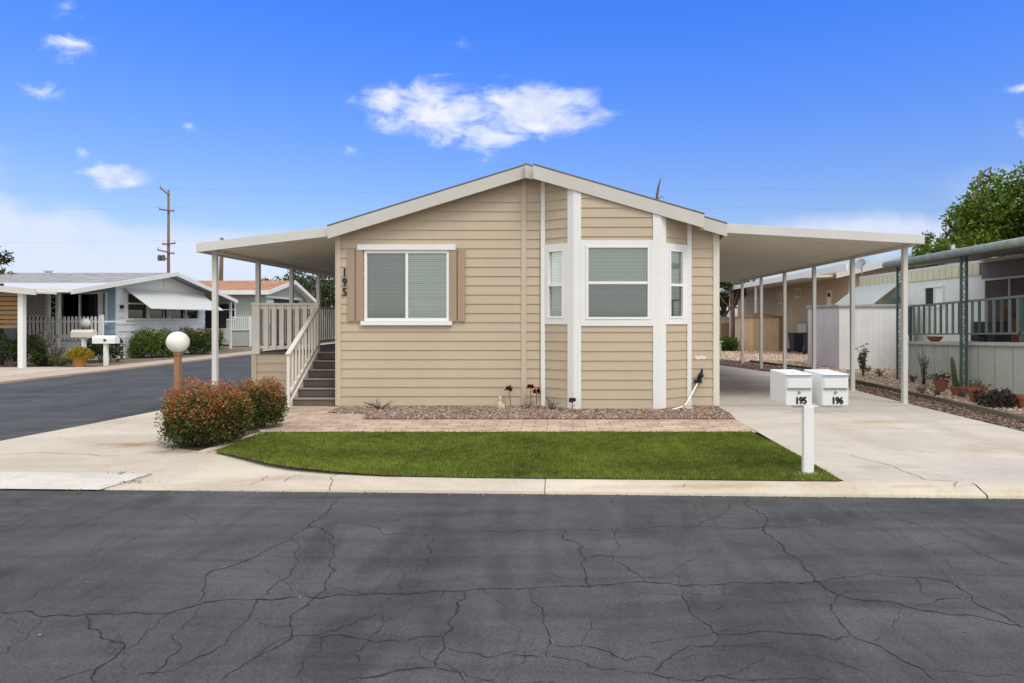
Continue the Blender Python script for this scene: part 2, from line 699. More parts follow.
SIDING = mat('siding_tan', (.505, .42, .312), .62, .05, .8, .06, 40, fine=.05, dirt=(.40, .325, .235), dirt_amt=.30)
TRIMTAN = mat('trim_tan', (.535, .455, .345), .6, .04, 2, fine=.03)
WHITE = mat('white_paint', (.76, .77, .77), .45, .03, 2, fine=.02, dirt=(.6, .58, .54), dirt_amt=.18)
VINYL = mat('white_vinyl', (.80, .81, .81), .35, .02, 2, fine=0)
OFFWHITE = mat('offwhite_paint', (.66, .63, .56), .5, .04, 2, fine=.03, dirt=(.5, .46, .4), dirt_amt=.2)
FASCIA = mat('fascia_greige', (.555, .54, .505), .55, .04, 1.5, fine=.03, dirt=(.44, .41, .36), dirt_amt=.2)
SOFFIT = mat('soffit_greige', (.50, .46, .38), .6, .05, 1.5, fine=.03)
ALU = mat('white_aluminium', (.60, .60, .585), .45, .05, 1.5, fine=.03, dirt=(.5, .47, .42), dirt_amt=.25)
SHUTTER = mat('shutter_tan', (.37, .275, .195), .6, .05, 3, .1, 30, stretch=(8, 8, .6))
SHINGLE = brick_mat('shingle_grey', (.10, .10, .105), (.16, .155, .15), (.05, .05, .05), .3, .14)
SHINGLE2 = brick_mat('shingle_light_grey', (.26, .26, .27), (.34, .34, .35), (.15, .15, .15), .35, .16)
SHINGLE3 = brick_mat('shingle_orange', (.36, .17, .085), (.44, .22, .12), (.20, .09, .05), .35, .16)
GLASS = glass_mat('window_glass', (.94, 1.0, .97), 1.0)
GLASSD = glass_mat('dark_glass', (.30, .36, .36), 1.2)
BLIND = mat('blind_white', (.84, .92, .87), .5, .03, 2, fine=0)
DARKIN = mat('dark_interior', (.03, .03, .03), .9, .1, 2)  # near-black tone standing in for unlit depth
ROOMWALL = mat('room_wall', (.35, .33, .30), .9, .05, 1)
BLACK = mat('black_plastic', (.018, .018, .02), .5, .1, 5)
BLACKM = mat('black_paint', (.012, .012, .016), .4, .05, 5, fine=0)
BROWNPOST = mat('brown_painted_wood', (.30, .175, .10), .6, .12, 3, .15, 40, stretch=(6, 6, .8))
STAIR = mat('stair_carpet', (.135, .115, .10), .95, .15, 6, .5, 220, fine=.3)
STAIRNOSE = mat('stair_nosing', (.30, .27, .24), .8, .1, 4, fine=.15)
TERRA = mat('terracotta', (.36, .125, .055), .75, .12, 6, .15, 60, dirt=(.42, .26, .17), dirt_amt=.4)
SOIL = mat('soil', (.085, .062, .042), .95, .2, 8, .5, 60)
DIRT = mat('yard_dirt', (.20, .155, .115), .95, .2, 1.5, .5, 50, fine=.3, dirt=(.28, .22, .16), dirt_amt=.5)
GROUND = mat('ground_dirt', (.22, .19, .15), .95, .15, .2, .4, 20)
ASPHALT = asphalt_mat()
CRACK = mat('crack_dark', (.020, .020, .021), .95, .2, 8)
CONC = concrete_mat('concrete_warm', (.52, .465, .39), (.44, .36, .27), (.38, .26, .15), [(-5.7, 9.15, .55, .30, (.33, .19, .10), .95), (-5.0, 8.75, .5, .22, (.22, .18, .14), .8), (-3.2, 7.4, .9, .2, (.36, .28, .2), .6), (-6.6, 8.3, 1.4, .3, (.40, .34, .27), .5)])  # greyish spot by the bush paints in its shadow; other spots are stains
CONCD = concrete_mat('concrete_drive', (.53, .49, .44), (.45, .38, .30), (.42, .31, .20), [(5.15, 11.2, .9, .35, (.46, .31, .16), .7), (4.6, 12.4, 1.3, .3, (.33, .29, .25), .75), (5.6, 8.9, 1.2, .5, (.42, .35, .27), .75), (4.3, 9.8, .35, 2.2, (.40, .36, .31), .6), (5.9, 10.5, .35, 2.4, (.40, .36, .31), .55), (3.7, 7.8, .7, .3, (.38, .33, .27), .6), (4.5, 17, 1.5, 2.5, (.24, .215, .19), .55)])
KERBM = concrete_mat('concrete_kerb', (.56, .50, .41), (.36, .27, .18), (.34, .23, .13), [(1.5, 7.0, 1.4, .06, (.38, .26, .15), .6), (3.6, 6.95, 1.2, .05, (.38, .27, .17), .5)])
CONCL = concrete_mat('concrete_pale', (.60, .57, .52), (.48, .43, .36), (.42, .34, .25))
PAVER = brick_mat('paver', (.42, .30, .225), (.52, .42, .335), (.24, .19, .15), .40, .20, .5, .011)
LEAF = mat_attr('leaf', .5, .28)
DRYLEAF = mat_attr('leaf_matte', .8, .12, .1)
STONE = mat_attr('stone', .85, 0, .3)
BARK = mat('bark', (.13, .10, .075), .9, .2, 5, .8, 20, stretch=(1, 1, .3))
REDBARK = mat('red_bark', (.22, .135, .10), .9, .2, 5, .8, 20, stretch=(1, 1, .3))
POLEWOOD = mat('pole_wood', (.20, .125, .085), .9, .15, 3, .4, 20, stretch=(4, 4, .2))
GLOBE = mat('globe_white', (.80, .79, .74), .35, .02, 3, fine=0, spec=.5)
MINT = stripe_mat('mint_siding', (.78, .81, .77), (.62, .66, .62), 1, .10, .14)
MINTSKIRT = stripe_mat('mint_skirting', (.56, .60, .55), (.28, .32, .29), 1, .62, .045, .7)
MINTEDGE = mat('mint_edge', (.58, .62, .58), .6, .08, 2)
GREENTRIM = mat('green_trim', (.095, .15, .135), .55, .12, 5, fine=.1)
GREENFASCIA = mat('green_fascia', (.30, .36, .32), .65, .22, 7, .2, 30, fine=.35, dirt=(.44, .48, .44), dirt_amt=.7)
GREENRAIL = mat('green_rail', (.20, .25, .235), .55, .06, 4)
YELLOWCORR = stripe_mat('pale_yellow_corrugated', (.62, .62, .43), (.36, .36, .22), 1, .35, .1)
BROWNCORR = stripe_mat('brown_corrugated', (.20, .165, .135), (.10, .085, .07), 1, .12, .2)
SHEDW = stripe_mat('shed_white', (.80, .81, .82), (.70, .71, .73), 0, .19, .10, .5)
SHEDW2 = stripe_mat('shed_white_side', (.80, .78, .78), (.70, .68, .68), 1, .19, .10, .5)
SHEDTAN = stripe_mat('shed_tan', (.56, .43, .26), (.40, .30, .18), 0, .30, .06, .6)
TANWALL = mat('tan_stucco', (.44, .345, .245), .8, .05, 1, .2, 40)
PINKWALL = mat('pink_tan_wall', (.50, .385, .30), .8, .04, 1, .1, 40)
TANGROOVE = stripe_mat('tan_grooved', (.40, .325, .245), (.27, .22, .165), 1, .30, .08, .7)
BLUESHADE = mat('blue_siding_shaded', (.36, .49, .60), .6, .05, 1.5, fine=.04)  # darker copy of the siding, the porch wall's shade put into its colour
BLUELIT = mat('blue_siding_lit', (.74, .80, .84), .6, .05, 1.5, fine=.04)  # paler copy of the same siding, the gable's bright light put into it
SAGE = mat('sage_siding', (.40, .45, .41), .6, .05, 1.5, fine=.04)
HONEY = mat('honey_wood', (.31, .185, .07), .55, .2, 3, .2, 30, stretch=(.5, 1, 9))
GREYMETAL = mat('grey_metal', (.35, .36, .37), .4, .1, 4, metal=.6)
UTILG = mat('utility_green', (.30, .45, .36), .55, .06, 4)
WOODBROWN = mat('red_brown_wood', (.17, .065, .03), .6, .2, 3, stretch=(6, 6, .6))
TIMBER = mat('edging_timber', (.17, .15, .115), .9, .2, 3, .5, 30, stretch=(3, .5, 3))
FENCETAN = mat('fence_tan', (.33, .23, .13), .8, .15, 2, stretch=(6, 6, .6))
BEIGEWALL = mat('beige_wall', (.58, .52, .40), .85, .05, 1)
SCREEN = glass_mat('insect_screen', (.70, .70, .70), .0)
CACTUS = mat('cactus_green', (.10, .17, .05), .7, .15, 9, .3, 80)
PATCHW = mat('bare_patch', (.74, .71, .66), .8, .06, 20)

ICO_V = np.array([(0, 0, -1), (.7236, -.5257, -.4472), (-.2764, -.8506, -.4472), (-.8944, 0, -.4472), (-.2764, .8506, -.4472), (.7236, .5257, -.4472),
                  (.2764, -.8506, .4472), (-.7236, -.5257, .4472), (-.7236, .5257, .4472), (.2764, .8506, .4472), (.8944, 0, .4472), (0, 0, 1)])
ICO_F = np.array([(0, 1, 2), (1, 0, 5), (0, 2, 3), (0, 3, 4), (0, 4, 5), (1, 5, 10), (2, 1, 6), (3, 2, 7), (4, 3, 8), (5, 4, 9),
                  (1, 10, 6), (2, 6, 7), (3, 7, 8), (4, 8, 9), (5, 9, 10), (6, 10, 11), (7, 6, 11), (8, 7, 11), (9, 8, 11), (10, 9, 11)])


def np_mesh(name, V, Fc, tints_v, m, parent=None, local=False):
    """V (n,3), Fc (k,c) all faces of c corners, tints per vertex"""
    me = bpy.data.meshes.new(name)
    V = np.asarray(V, dtype=np.float32)
    if parent is not None and not local:
        V = V - np.array(OFF.get(parent.name, Vector((0, 0, 0))), dtype=np.float32)
    k, c = Fc.shape
    me.vertices.add(len(V))
    me.vertices.foreach_set('co', V.ravel())
    me.loops.add(k * c)
    me.loops.foreach_set('vertex_index', Fc.astype(np.int32).ravel())
    me.polygons.add(k)
    me.polygons.foreach_set('loop_start', np.arange(0, k * c, c, dtype=np.int32))
    me.update(calc_edges=True)
    at = me.attributes.new('tint', 'FLOAT_COLOR', 'POINT')
    cc = np.ones((len(V), 4), dtype=np.float32)
    cc[:, :3] = np.clip(tints_v, 0, 1)
    at.data.foreach_set('color', cc.ravel())
    me.materials.append(m)
    me.validate()
    ob = bpy.data.objects.new(name, me)
    COL.objects.link(ob)
    if parent is not None:
        ob.parent = parent
        OFF[ob.name] = OFF.get(parent.name, Vector((0, 0, 0)))
    return ob


def unit(a):
    return a / np.maximum(np.linalg.norm(a, axis=1, keepdims=True), 1e-6)


def leaves(name, P, size, tint, m=None, parent=None, outward=None, aspect=.45, up=.0, local=False, bend=.25):
    n = len(P)
    size = np.broadcast_to(np.asarray(size, float), (n,))[:, None]
    d = rng.normal(size=(n, 3))
    if outward is not None:
        d = d + outward * 1.6
    d[:, 2] += up
    d = unit(d)
    s = unit(np.cross(d, rng.normal(size=(n, 3))))
    nn = np.cross(d, s)
    base = P
    V = np.stack([base, base + d * size * .5 + s * size * aspect * .5 + nn * size * bend * .3, base + d * size,
                  base + d * size * .5 - s * size * aspect * .5 + nn * size * bend * .3], axis=1).reshape(-1, 3)
    Fc = np.arange(4 * n).reshape(n, 4)
    return np_mesh(name, V, Fc, np.repeat(tint, 4, axis=0), m or LEAF, parent, local)


def tints(n, cols, w=None, var=.2):
    cols = np.array(cols, float)
    idx = rng.choice(len(cols), n, p=w)
    return cols[idx] * (1 + rng.uniform(-var, var, (n, 1))) * (1 + rng.uniform(-.08, .08, (n, 3)))


def clump_points(centers, radii, n, shell=.55, squash=(1, 1, 1)):
    """points through the volume of many clumps, more of them toward each clump's outside"""
    centers = np.array(centers, float)
    radii = np.array(radii, float)
    p = radii ** 2
    idx = rng.choice(len(centers), n, p=p / p.sum())
    d = unit(rng.normal(size=(n, 3)))
    r = rng.uniform(shell, 1, n) ** .8
    off = d * r[:, None] * np.array(squash)
    return centers[idx] + off * radii[idx][:, None], d


def stones(name, P, size, tint, parent=None, flat=.65, kind='stuff'):
    n = len(P)
    sc = np.broadcast_to(np.asarray(size, float), (n,))[:, None, None] * rng.uniform(.6, 1.15, (n, 1, 3))
    q = rng.normal(size=(n, 4))
    q /= np.linalg.norm(q, axis=1, keepdims=True)
    w, x, y, z = q.T
    Rm = np.stack([np.stack([1 - 2 * (y * y + z * z), 2 * (x * y - z * w), 2 * (x * z + y * w)], -1),
                   np.stack([2 * (x * y + z * w), 1 - 2 * (x * x + z * z), 2 * (y * z - x * w)], -1),
                   np.stack([2 * (x * z - y * w), 2 * (y * z + x * w), 1 - 2 * (x * x + y * y)], -1)], 1)
    V = ICO_V[None] * rng.uniform(.75, 1.15, (n, 12, 1)) * sc
    V = np.einsum('nij,nkj->nki', Rm, V)
    V[:, :, 2] *= flat
    V += P[:, None, :]
    Fc = (ICO_F[None] + 12 * np.arange(n)[:, None, None]).reshape(-1, 3)
    ob = np_mesh(name, V.reshape(-1, 3), Fc, np.repeat(tint, 12, axis=0), STONE, parent)
    if kind:
        ob['kind'] = kind
    return ob


def in_poly(P, poly):
    poly = np.array(poly)[:, :2]
    x, y = P[:, 0], P[:, 1]
    r = np.zeros(len(P), bool)
    j = len(poly) - 1
    for i in range(len(poly)):
        xi, yi = poly[i]
        xj, yj = poly[j]
        c = ((yi > y) != (yj > y)) & (x < (xj - xi) * (y - yi) / (yj - yi + 1e-12) + xi)
        r ^= c
        j = i
    return r


def scatter(poly, n, z=0.0):
    a = np.array(poly)[:, :2]
    lo, hi = a.min(0), a.max(0)
    out = []
    tot = 0
    while tot < n:
        P = rng.uniform(lo, hi, (n * 2, 2))
        P = P[in_poly(P, poly)]
        out.append(P)
        tot += len(P)
    P = np.concatenate(out)[:n]
    return np.column_stack([P, np.full(len(P), z)])


def sheet(name, poly, z, m, kind='structure'):
    mb = MB()
    mb.add([(p[0], p[1], z) for p in poly], [tuple(range(len(poly)))])
    o = mb.build(name, m)
    if kind:
        o['kind'] = kind
    return o


def text_mesh(name, s, size, m, parent, place, ext=.004, bold=0.0, sx=1.0, shear=0.0):
    cu = bpy.data.curves.new(name, 'FONT')
    cu.body = s
    cu.size = size
    cu.extrude = ext
    cu.offset = 0.0
    cu.shear = shear
    cu.align_x = 'CENTER'
    ob = bpy.data.objects.new('tmp_text', cu)
    COL.objects.link(ob)
    dg = bpy.context.evaluated_depsgraph_get()
    dg.update()
    me = bpy.data.meshes.new_from_object(ob.evaluated_get(dg))
    bpy.data.objects.remove(ob)
    if bold:
        bm = bmesh.new()
        for i_, (ox, oy) in enumerate(((0, 0), (bold, 0), (-bold, 0), (0, bold * .6), (0, -bold * .6))):
            k_ = me.copy()
            k_.transform(Matrix.Translation((ox, oy, i_ * .0002)))
            bm.from_mesh(k_)
        bm.to_mesh(me)
        bm.free()
    me.transform(place @ Matrix.Diagonal((sx, 1, 1, 1)))
    me.materials.clear()
    me.materials.append(m)
    o = bpy.data.objects.new(name, me)
    COL.objects.link(o)
    o.parent = parent
    return o


# ------------------------------------------------------------------ siding built as real laps
def clip_half(poly, m_, c_):
    """keep z <= m*t + c"""
    out = []
    for i in range(len(poly)):
        a, b = poly[i], poly[(i + 1) % len(poly)]
        fa, fb = a[1] - m_ * a[0] - c_, b[1] - m_ * b[0] - c_
        if fa <= 0:
            out.append(a)
        if fa * fb < 0:
            k = fa / (fa - fb)
            out.append((a[0] + (b[0] - a[0]) * k, a[1] + (b[1] - a[1]) * k))
    return out


def siding(mb, a, b, zlo, zhi, holes=(), tops=(), course=.177, start=.033, out=.016):
    a, b = Vector((a[0], a[1])), Vector((b[0], b[1]))
    Ln = (b - a).length
    d = (b - a) / Ln
    n = Vector((d.y, -d.x))
    k = 0
    z = start
    while z + course <= zlo:
        z += course
    while z < zhi:
        zb, zt = max(z, zlo), min(z + course, zhi)
        cuts = sorted({zb, zt} | {h[i] for h in holes for i in (2, 3) if zb < h[i] < zt})
        for c0, c1 in zip(cuts[:-1], cuts[1:]):
            iv = [(0.0, Ln)]
            for h in holes:
                if h[2] < c1 - 1e-6 and h[3] > c0 + 1e-6:
                    nv = []
                    for s0, s1 in iv:
                        if h[1] <= s0 or h[0] >= s1:
                            nv.append((s0, s1))
                        else:
                            if h[0] > s0:
                                nv.append((s0, h[0]))
                            if h[1] < s1:
                                nv.append((h[1], s1))
                    iv = nv
            for s0, s1 in iv:
                poly = [(s0, c0), (s1, c0), (s1, c1), (s0, c1)]
                for tm in tops:
                    poly = clip_half(poly, *tm)
                    if len(poly) < 3:
                        break
                if len(poly) < 3:
                    continue

                def P(t, zz, off=None):
                    o = .003 + out * (1 - (zz - z) / course) if off is None else off
                    q = a + d * t + n * o
                    return (q.x, q.y, zz)
                mb.add([P(*q) for q in poly], [tuple(range(len(poly)))])
                bt = [q[0] for q in poly if abs(q[1] - c0) < 1e-6]
                if len(bt) >= 2:
                    t0, t1 = min(bt), max(bt)
                    mb.add([P(t0, c0), P(t1, c0), P(t1, c0, 0), P(t0, c0, 0)], [(0, 1, 2, 3)])
        z += course
    return mb


def wall_plane(mb, a, b, zlo, zhi, off=0.0):
    mb.add([(a[0], a[1], zlo), (b[0], b[1], zlo), (b[0], b[1], zhi), (a[0], a[1], zhi)], [(0, 1, 2, 3)])


# oriented boxes on a wall: t along, o outward, z up
class WallFrame:
    def __init__(s, a, b):
        s.a, s.b = Vector((a[0], a[1])), Vector((b[0], b[1]))
        s.d = (s.b - s.a).normalized()
        s.n = Vector((s.d.y, -s.d.x))

    def p(s, t, o, z):
        q = s.a + s.d * t + s.n * o
        return (q.x, q.y, z)

    def box(s, mb, t0, t1, o0, o1, z0, z1):
        mb.hexa([s.p(t0, o1, z0), s.p(t1, o1, z0), s.p(t1, o0, z0), s.p(t0, o0, z0), s.p(t0, o1, z1), s.p(t1, o1, z1), s.p(t1, o0, z1), s.p(t0, o0, z1)])


def make_window(parent, wf, t0, t1, z0, z1, split=None, fw=.055, blind=True, glass=None, frame=None, screen=None, out0=-.05, out1=.03, name='window', slat=.042):
    """frame (the part) > sash glass, blind, screen; split=('v', t) or ('h', z)"""
    glass, frame = glass or GLASS, frame or VINYL
    f = MB()
    wf.box(f, t0, t1, out0, out1, z0, z0 + fw)
    wf.box(f, t0, t1, out0, out1, z1 - fw, z1)
    wf.box(f, t0, t0 + fw, out0, out1 - .002, z0 + fw, z1 - fw)
    wf.box(f, t1 - fw, t1, out0, out1 - .002, z0 + fw, z1 - fw)
    if split:
        if split[0] == 'v':
            wf.box(f, split[1] - .025, split[1] + .025, out0, out1 - .004, z0 + fw, z1 - fw)
        else:
            wf.box(f, t0 + fw, t1 - fw, out0, out1 - .004, split[1] - .025, split[1] + .025)
    fo = f.build(name, frame, parent, bevel=.004)
    g = MB()
    g.add([wf.p(t0 + fw, -.02, z0 + fw), wf.p(t1 - fw, -.02, z0 + fw), wf.p(t1 - fw, -.02, z1 - fw), wf.p(t0 + fw, -.02, z1 - fw)], [(0, 1, 2, 3)])
    g.build('glass', glass, fo)
    if screen:
        g = MB()
        g.add([wf.p(screen[0], -.008, screen[2]), wf.p(screen[1], -.008, screen[2]), wf.p(screen[1], -.008, screen[3]), wf.p(screen[0], -.008, screen[3])], [(0, 1, 2, 3)])
        g.build('screen', SCREEN, fo)
    if blind:
        b = MB()
        z = z0 + fw
        while z < z1 - fw:
            sag = random.uniform(-.002, .002)
            b.add([wf.p(t0 + fw, -.035, z + sag), wf.p(t1 - fw, -.035, z + sag), wf.p(t1 - fw, -.052, z + slat * .87 + sag), wf.p(t0 + fw, -.052, z + slat * .87 + sag)], [(0, 1, 2, 3)])
            z += slat
        b.build('blind', BLIND, fo, recalc=False)
    return fo


# ================================================================== SETTING
o = sheet('ground', [(-900, -400), (900, -400), (900, 1500), (-900, 1500)], -.14, GROUND)

EDGE = lambda x: 6.93 - .038 * x      # front edge of the kerb
RZ = -.09
# road: main street plus the side street, with its cracks in the same mesh
mb = MB()
pts = [(-200, -7.0), (200, -7.0), (200, EDGE(30) + .04), (30, EDGE(30) + .04)]
xs = np.linspace(30, -7.2, 20)
pts += [(x, EDGE(x) + .05) for x in xs]
pts += [(-7.75, 7.6), (-7.9, 8.6), (-7.76, 9.46), (-7.62, 10.6), (-7.47, 11.8), (-7.36, 13.0), (-7.32, 15), (-7.3, 200), (-15.4, 200), (-15.4, 14), (-16.5, 9.5), (-19, 7.6), (-200, 7.2)]
mb.add([(p[0], p[1], RZ) for p in pts], [tuple(range(len(pts)))])
mb.cur = 1


def crack(zpts, w=.012, right=False):
    P = []
    for (x, y) in zpts:
        u, v = (512 if right else 0) + x / 2, 480 + y / 2
        P.append(Vector(G(u, v, RZ)))
    # jagged midpoint displacement
    for it in range(4):
        Q = [P[0]]
        for a, b in zip(P[:-1], P[1:]):
            l = (b - a).length
            m_ = (a + b) / 2
            if l > .04:
                dd = (b - a).normalized()
                m_ += Vector((-dd.y, dd.x, 0)) * random.gauss(0, .10) * l
                Q.append(m_)
            Q.append(b)
        P = Q
    vs, fs = [], []
    ph = random.uniform(0, 50)
    for i, p in enumerate(P):
        dd = (P[min(i + 1, len(P) - 1)] - P[max(i - 1, 0)])
        dd = dd.normalized() if dd.length > 0 else Vector((1, 0, 0))
        nrm = Vector((-dd.y, dd.x, 0))
        ww = w * (.35 + 2.2 * abs(mnoise.noise(Vector((i * .22 + ph, 0, 0)))) + random.uniform(0, .6))
        if i in (0, len(P) - 1):
            ww *= .3
        vs += [p + nrm * ww / 2 + Vector((0, 0, .003)), p - nrm * ww / 2 + Vector((0, 0, .003))]
    for i in range(len(P) - 1):
        fs.append((2 * i, 2 * i + 1, 2 * i + 3, 2 * i + 2))
    mb.add(vs, fs)


LC = [[(0, 265), (60, 263), (70, 270), (175, 268), (270, 265), (335, 267), (400, 248), (500, 240), (640, 237), (700, 230), (800, 228), (920, 222), (1024, 218)],
      [(175, 268), (180, 285), (178, 298), (200, 315), (250, 330), (240, 345), (215, 365), (190, 380), (192, 406)],
      [(335, 267), (310, 295), (280, 320), (255, 335)],
      [(398, 243), (405, 220), (412, 190), (425, 182), (470, 170), (510, 155), (545, 135), (580, 120), (615, 95), (640, 75), (665, 50), (690, 32)],
      [(615, 95), (640, 95), (660, 108), (668, 140), (660, 165), (665, 185), (650, 205), (630, 235), (590, 265), (580, 290), (520, 350), (440, 402)],
      [(580, 120), (590, 150), (590, 170), (575, 195), (545, 215), (510, 240), (495, 280), (450, 330)],
      [(640, 85), (720, 88), (755, 95), (770, 110), (790, 108), (870, 110), (950, 105), (1024, 103)],
      [(865, 115), (855, 135), (860, 155), (845, 185)], [(800, 180), (808, 195), (795, 210), (800, 225)],
      [(930, 225), (915, 265), (905, 295), (885, 315), (890, 335), (870, 375), (800, 380), (700, 400)],
      [(890, 335), (920, 345), (970, 355), (1024, 345)], [(400, 248), (375, 285), (345, 310), (355, 345), (330, 370), (300, 395)],
      [(510, 350), (560, 320), (640, 310), (700, 290), (765, 265)], [(765, 265), (760, 300), (730, 330), (720, 365)],
      [(640, 315), (625, 350), (600, 385), (585, 400)], [(640, 315), (720, 318), (800, 325), (885, 312)],
      [(0, 105), (60, 80), (100, 65), (150, 55)], [(190, 380), (110, 402)], [(450, 330), (350, 380), (260, 395)],
      [(870, 375), (920, 385), (930, 406)], [(20, 40), (60, 55), (100, 65)]]
RC = [[(0, 103), (100, 100), (220, 97), (400, 92), (500, 95), (600, 90), (700, 88)],
      [(475, 37), (510, 75), (500, 100), (540, 130), (580, 165), (605, 195), (630, 220), (650, 230), (760, 245), (880, 270), (1020, 292)],
      [(105, 100), (130, 125), (148, 160), (145, 185), (160, 213)], [(148, 155), (205, 155)], [(213, 98), (205, 120), (198, 148), (225, 170), (268, 205)],
      [(0, 218), (80, 215), (230, 205), (330, 210), (450, 205), (560, 205), (650, 198), (800, 195), (880, 205), (920, 235), (980, 270), (1020, 298)],
      [(35, 220), (40, 245), (60, 265), (65, 290), (78, 325), (70, 355)], [(330, 210), (345, 240), (360, 270), (400, 300), (405, 330), (340, 340), (300, 365), (280, 390)],
      [(400, 303), (500, 303), (600, 310), (680, 312), (740, 335), (800, 370), (845, 400)], [(650, 230), (635, 260), (660, 290), (680, 312)],
      [(70, 355), (130, 360), (180, 380), (280, 388), (400, 392), (640, 400)], [(435, 50), (425, 65), (395, 80), (375, 95)], [(635, 45), (680, 75)],
      [(705, 42), (770, 80), (850, 100), (910, 130), (1000, 170)], [(0, 350), (70, 355)], [(80, 330), (180, 340), (290, 358)],
      [(790, 248), (850, 240), (940, 235)], [(840, 380), (900, 385), (1020, 395)], [(480, 70), (600, 75), (620, 90)], [(800, 195), (830, 230)]]
for i, c in enumerate(LC):
    crack(c, .0075 if i in (0, 1) else (.006 if i in (3, 4, 9) else .004))
for i, c in enumerate(RC):
    crack(c, .008 if i == 1 else (.006 if i in (2, 5, 8) else .004), True)
# hairline cracks running off the larger ones
for k in range(70):
    x0_, y0_ = random.uniform(-4.5, 4.5), random.uniform(3.1, 6.3)
    a_ = random.choice((random.gauss(0, .25), random.gauss(1.9, .35)))
    pl_ = [Vector((x0_, y0_, RZ))]
    for q in range(random.randint(2, 4)):
        a_ += random.gauss(0, .3)
        pl_.append(pl_[-1] + Vector((math.cos(a_), math.sin(a_), 0)) * random.uniform(.12, .3))
    uv_ = [((p.x / p.y * F + PU), (PV + F * (EYE - RZ) / p.y)) for p in pl_ if p.y > 2.5]
    if len(uv_) > 1:
        crack([(u * 2, (v - 480) * 2) for u, v in uv_], .0022)
o = mb.build('road', [ASPHALT, CRACK], recalc=False)
o['kind'] = 'structure'

# lots
sheet('yard', [(-7.28, 12.6), (-7.28, 220), (220, 220), (220, 7.2), (6.9, 7.2), (6.9, 12.6)], -.03, DIRT)
sheet('far_yard', [(-220, 7.4), (-19, 7.9), (-16.4, 9.8), (-15.5, 14), (-15.5, 200), (-220, 200)], -.04, DIRT)
mb = MB()
mb.box(-16.6, -15.33, 13.6, 200, -.13, -.03)
o = mb.build('far_pavement', mat('pink_concrete', (.46, .37, .30), .85, .12, 1.2, .2, 40))
o['kind'] = 'structure'
sheet('far_driveway', [(-16.6, 19.5), (-16.6, 24.4), (-40, 24.4), (-40, 19.5)], -.025, CONC)


# kerb with a rolled profile, right of the joint
def sweep(name, prof, x0, x1, n, m):
    k = MB()
    vs, fs = [], []
    for i in range(n + 1):
        x = x0 + (x1 - x0) * i / n
        for (d, z) in prof:
            vs.append((x, EDGE(x) + d + .004 * mnoise.noise(Vector((x * 1.3, d * 4, 0))), z + .003 * mnoise.noise(Vector((x * 2.1, 3 + d * 9, 0)))))
    q = len(prof)
    for i in range(n):
        for j in range(q - 1):
            fs.append((i * q + j, (i + 1) * q + j, (i + 1) * q + j + 1, i * q + j + 1))
    k.add(vs, fs)
    o = k.build(name, m, smooth=True)
    o['kind'] = 'structure'
    return o


PROF = [(0, RZ - .02), (.006, -.066), (.02, -.056), (.05, -.046), (.10, -.034), (.15, -.014), (.19, -.002), (.24, .002), (.29, .003)]
sweep('kerb', PROF, -.15, 4.23, 60, KERBM)
sweep('kerb', PROF, 4.245, 30, 60, KERBM)

# corner concrete, one sheet, ramped to the road and rolled near the kerb joint
LAWN = [(-4.37, 8.65), (-3.96, 8.365), (-3.42, 7.96), (-3.06, 7.747), (-2.5, 7.52), (-1.87, 7.334), (-.99, 7.24), (-.21, 7.20), (1.2, EDGE(1.2) + .265), (2.9, EDGE(2.9) + .265),
        (2.93, 8.2), (2.90, 9.2), (2.83, 10.12), (1, 10.13), (-1.5, 10.12), (-4.40, 10.10)]


def sm(x, a, b):
    t = min(max((x - a) / (b - a), 0), 1)
    return t * t * (3 - 2 * t)


def roll(d):
    for (d0, z0), (d1, z1) in zip(PROF[1:-1], PROF[2:]):
        if d <= d1:
            return z0 + (z1 - z0) * max(0, (d - d0)) / (d1 - d0)
    return .002


mb = MB()
xs = np.linspace(-7.95, -.158, 60)
ds = [0, .003, .02, .05, .08, .115, .15, .25, .4, .6, .9, 1.2, 1.6, 2.2, 3.0, 4.0, 5.2, 6.4]
vs, fs = [], []
for x in xs:
    for d in ds:
        k = sm(x, -4.2, -1.2)
        z = k * roll(d + .006) + (1 - k) * (-.078 + .078 * sm(d, -.2, 2.2))
        z += .004 * mnoise.noise(Vector((x * .8, d, 2)))
        z = z if d else -.12
        vs.append((x, EDGE(x) + d, z))
q = len(ds)
lim = lambda y: np.interp(y, [6.8, 7.6, 8.6, 9.46, 10.6, 11.8, 13.0, 15], [-7.6, -7.75, -7.9, -7.76, -7.62, -7.47, -7.36, -7.32])
for i in range(len(xs) - 1):
    for j in range(q - 1):
        c = [(i * q + j), ((i + 1) * q + j), ((i + 1) * q + j + 1), (i * q + j + 1)]
        fs.append(c)
vs = [(max(p[0], lim(p[1])), p[1], p[2]) for p in vs]
# open where lawn, pavers and planting lie on top is not needed: they sit higher
mb.add(vs, fs)
# skirt down to the road along the front and left
o = mb.build('corner_concrete', CONC, recalc=False, smooth=True)
o['kind'] = 'structure'
# paler slab of the apron at far left, outlined by a joint
mb = MB()
sl_ = [G(0, 470, -.03), G(118, 470.5, -.03), G(150, 472, -.03), G(100, 488.5, -.06), G(0, 487.5, -.06)]
zf = lambda x, y: (-.078 + .078 * sm(y - EDGE(x), -.2, 2.2))
P = []
for a, b in zip(sl_, sl_[1:] + sl_[:1]):
    for k in range(6):
        P.append((a[0] + (b[0] - a[0]) * k / 6, a[1] + (b[1] - a[1]) * k / 6))
mb.add([(p[0], p[1], zf(p[0], p[1]) + .006) for p in P], [tuple(range(len(P)))])
o = mb.build('apron_slab', CONCL, recalc=False)
o['kind'] = 'structure'

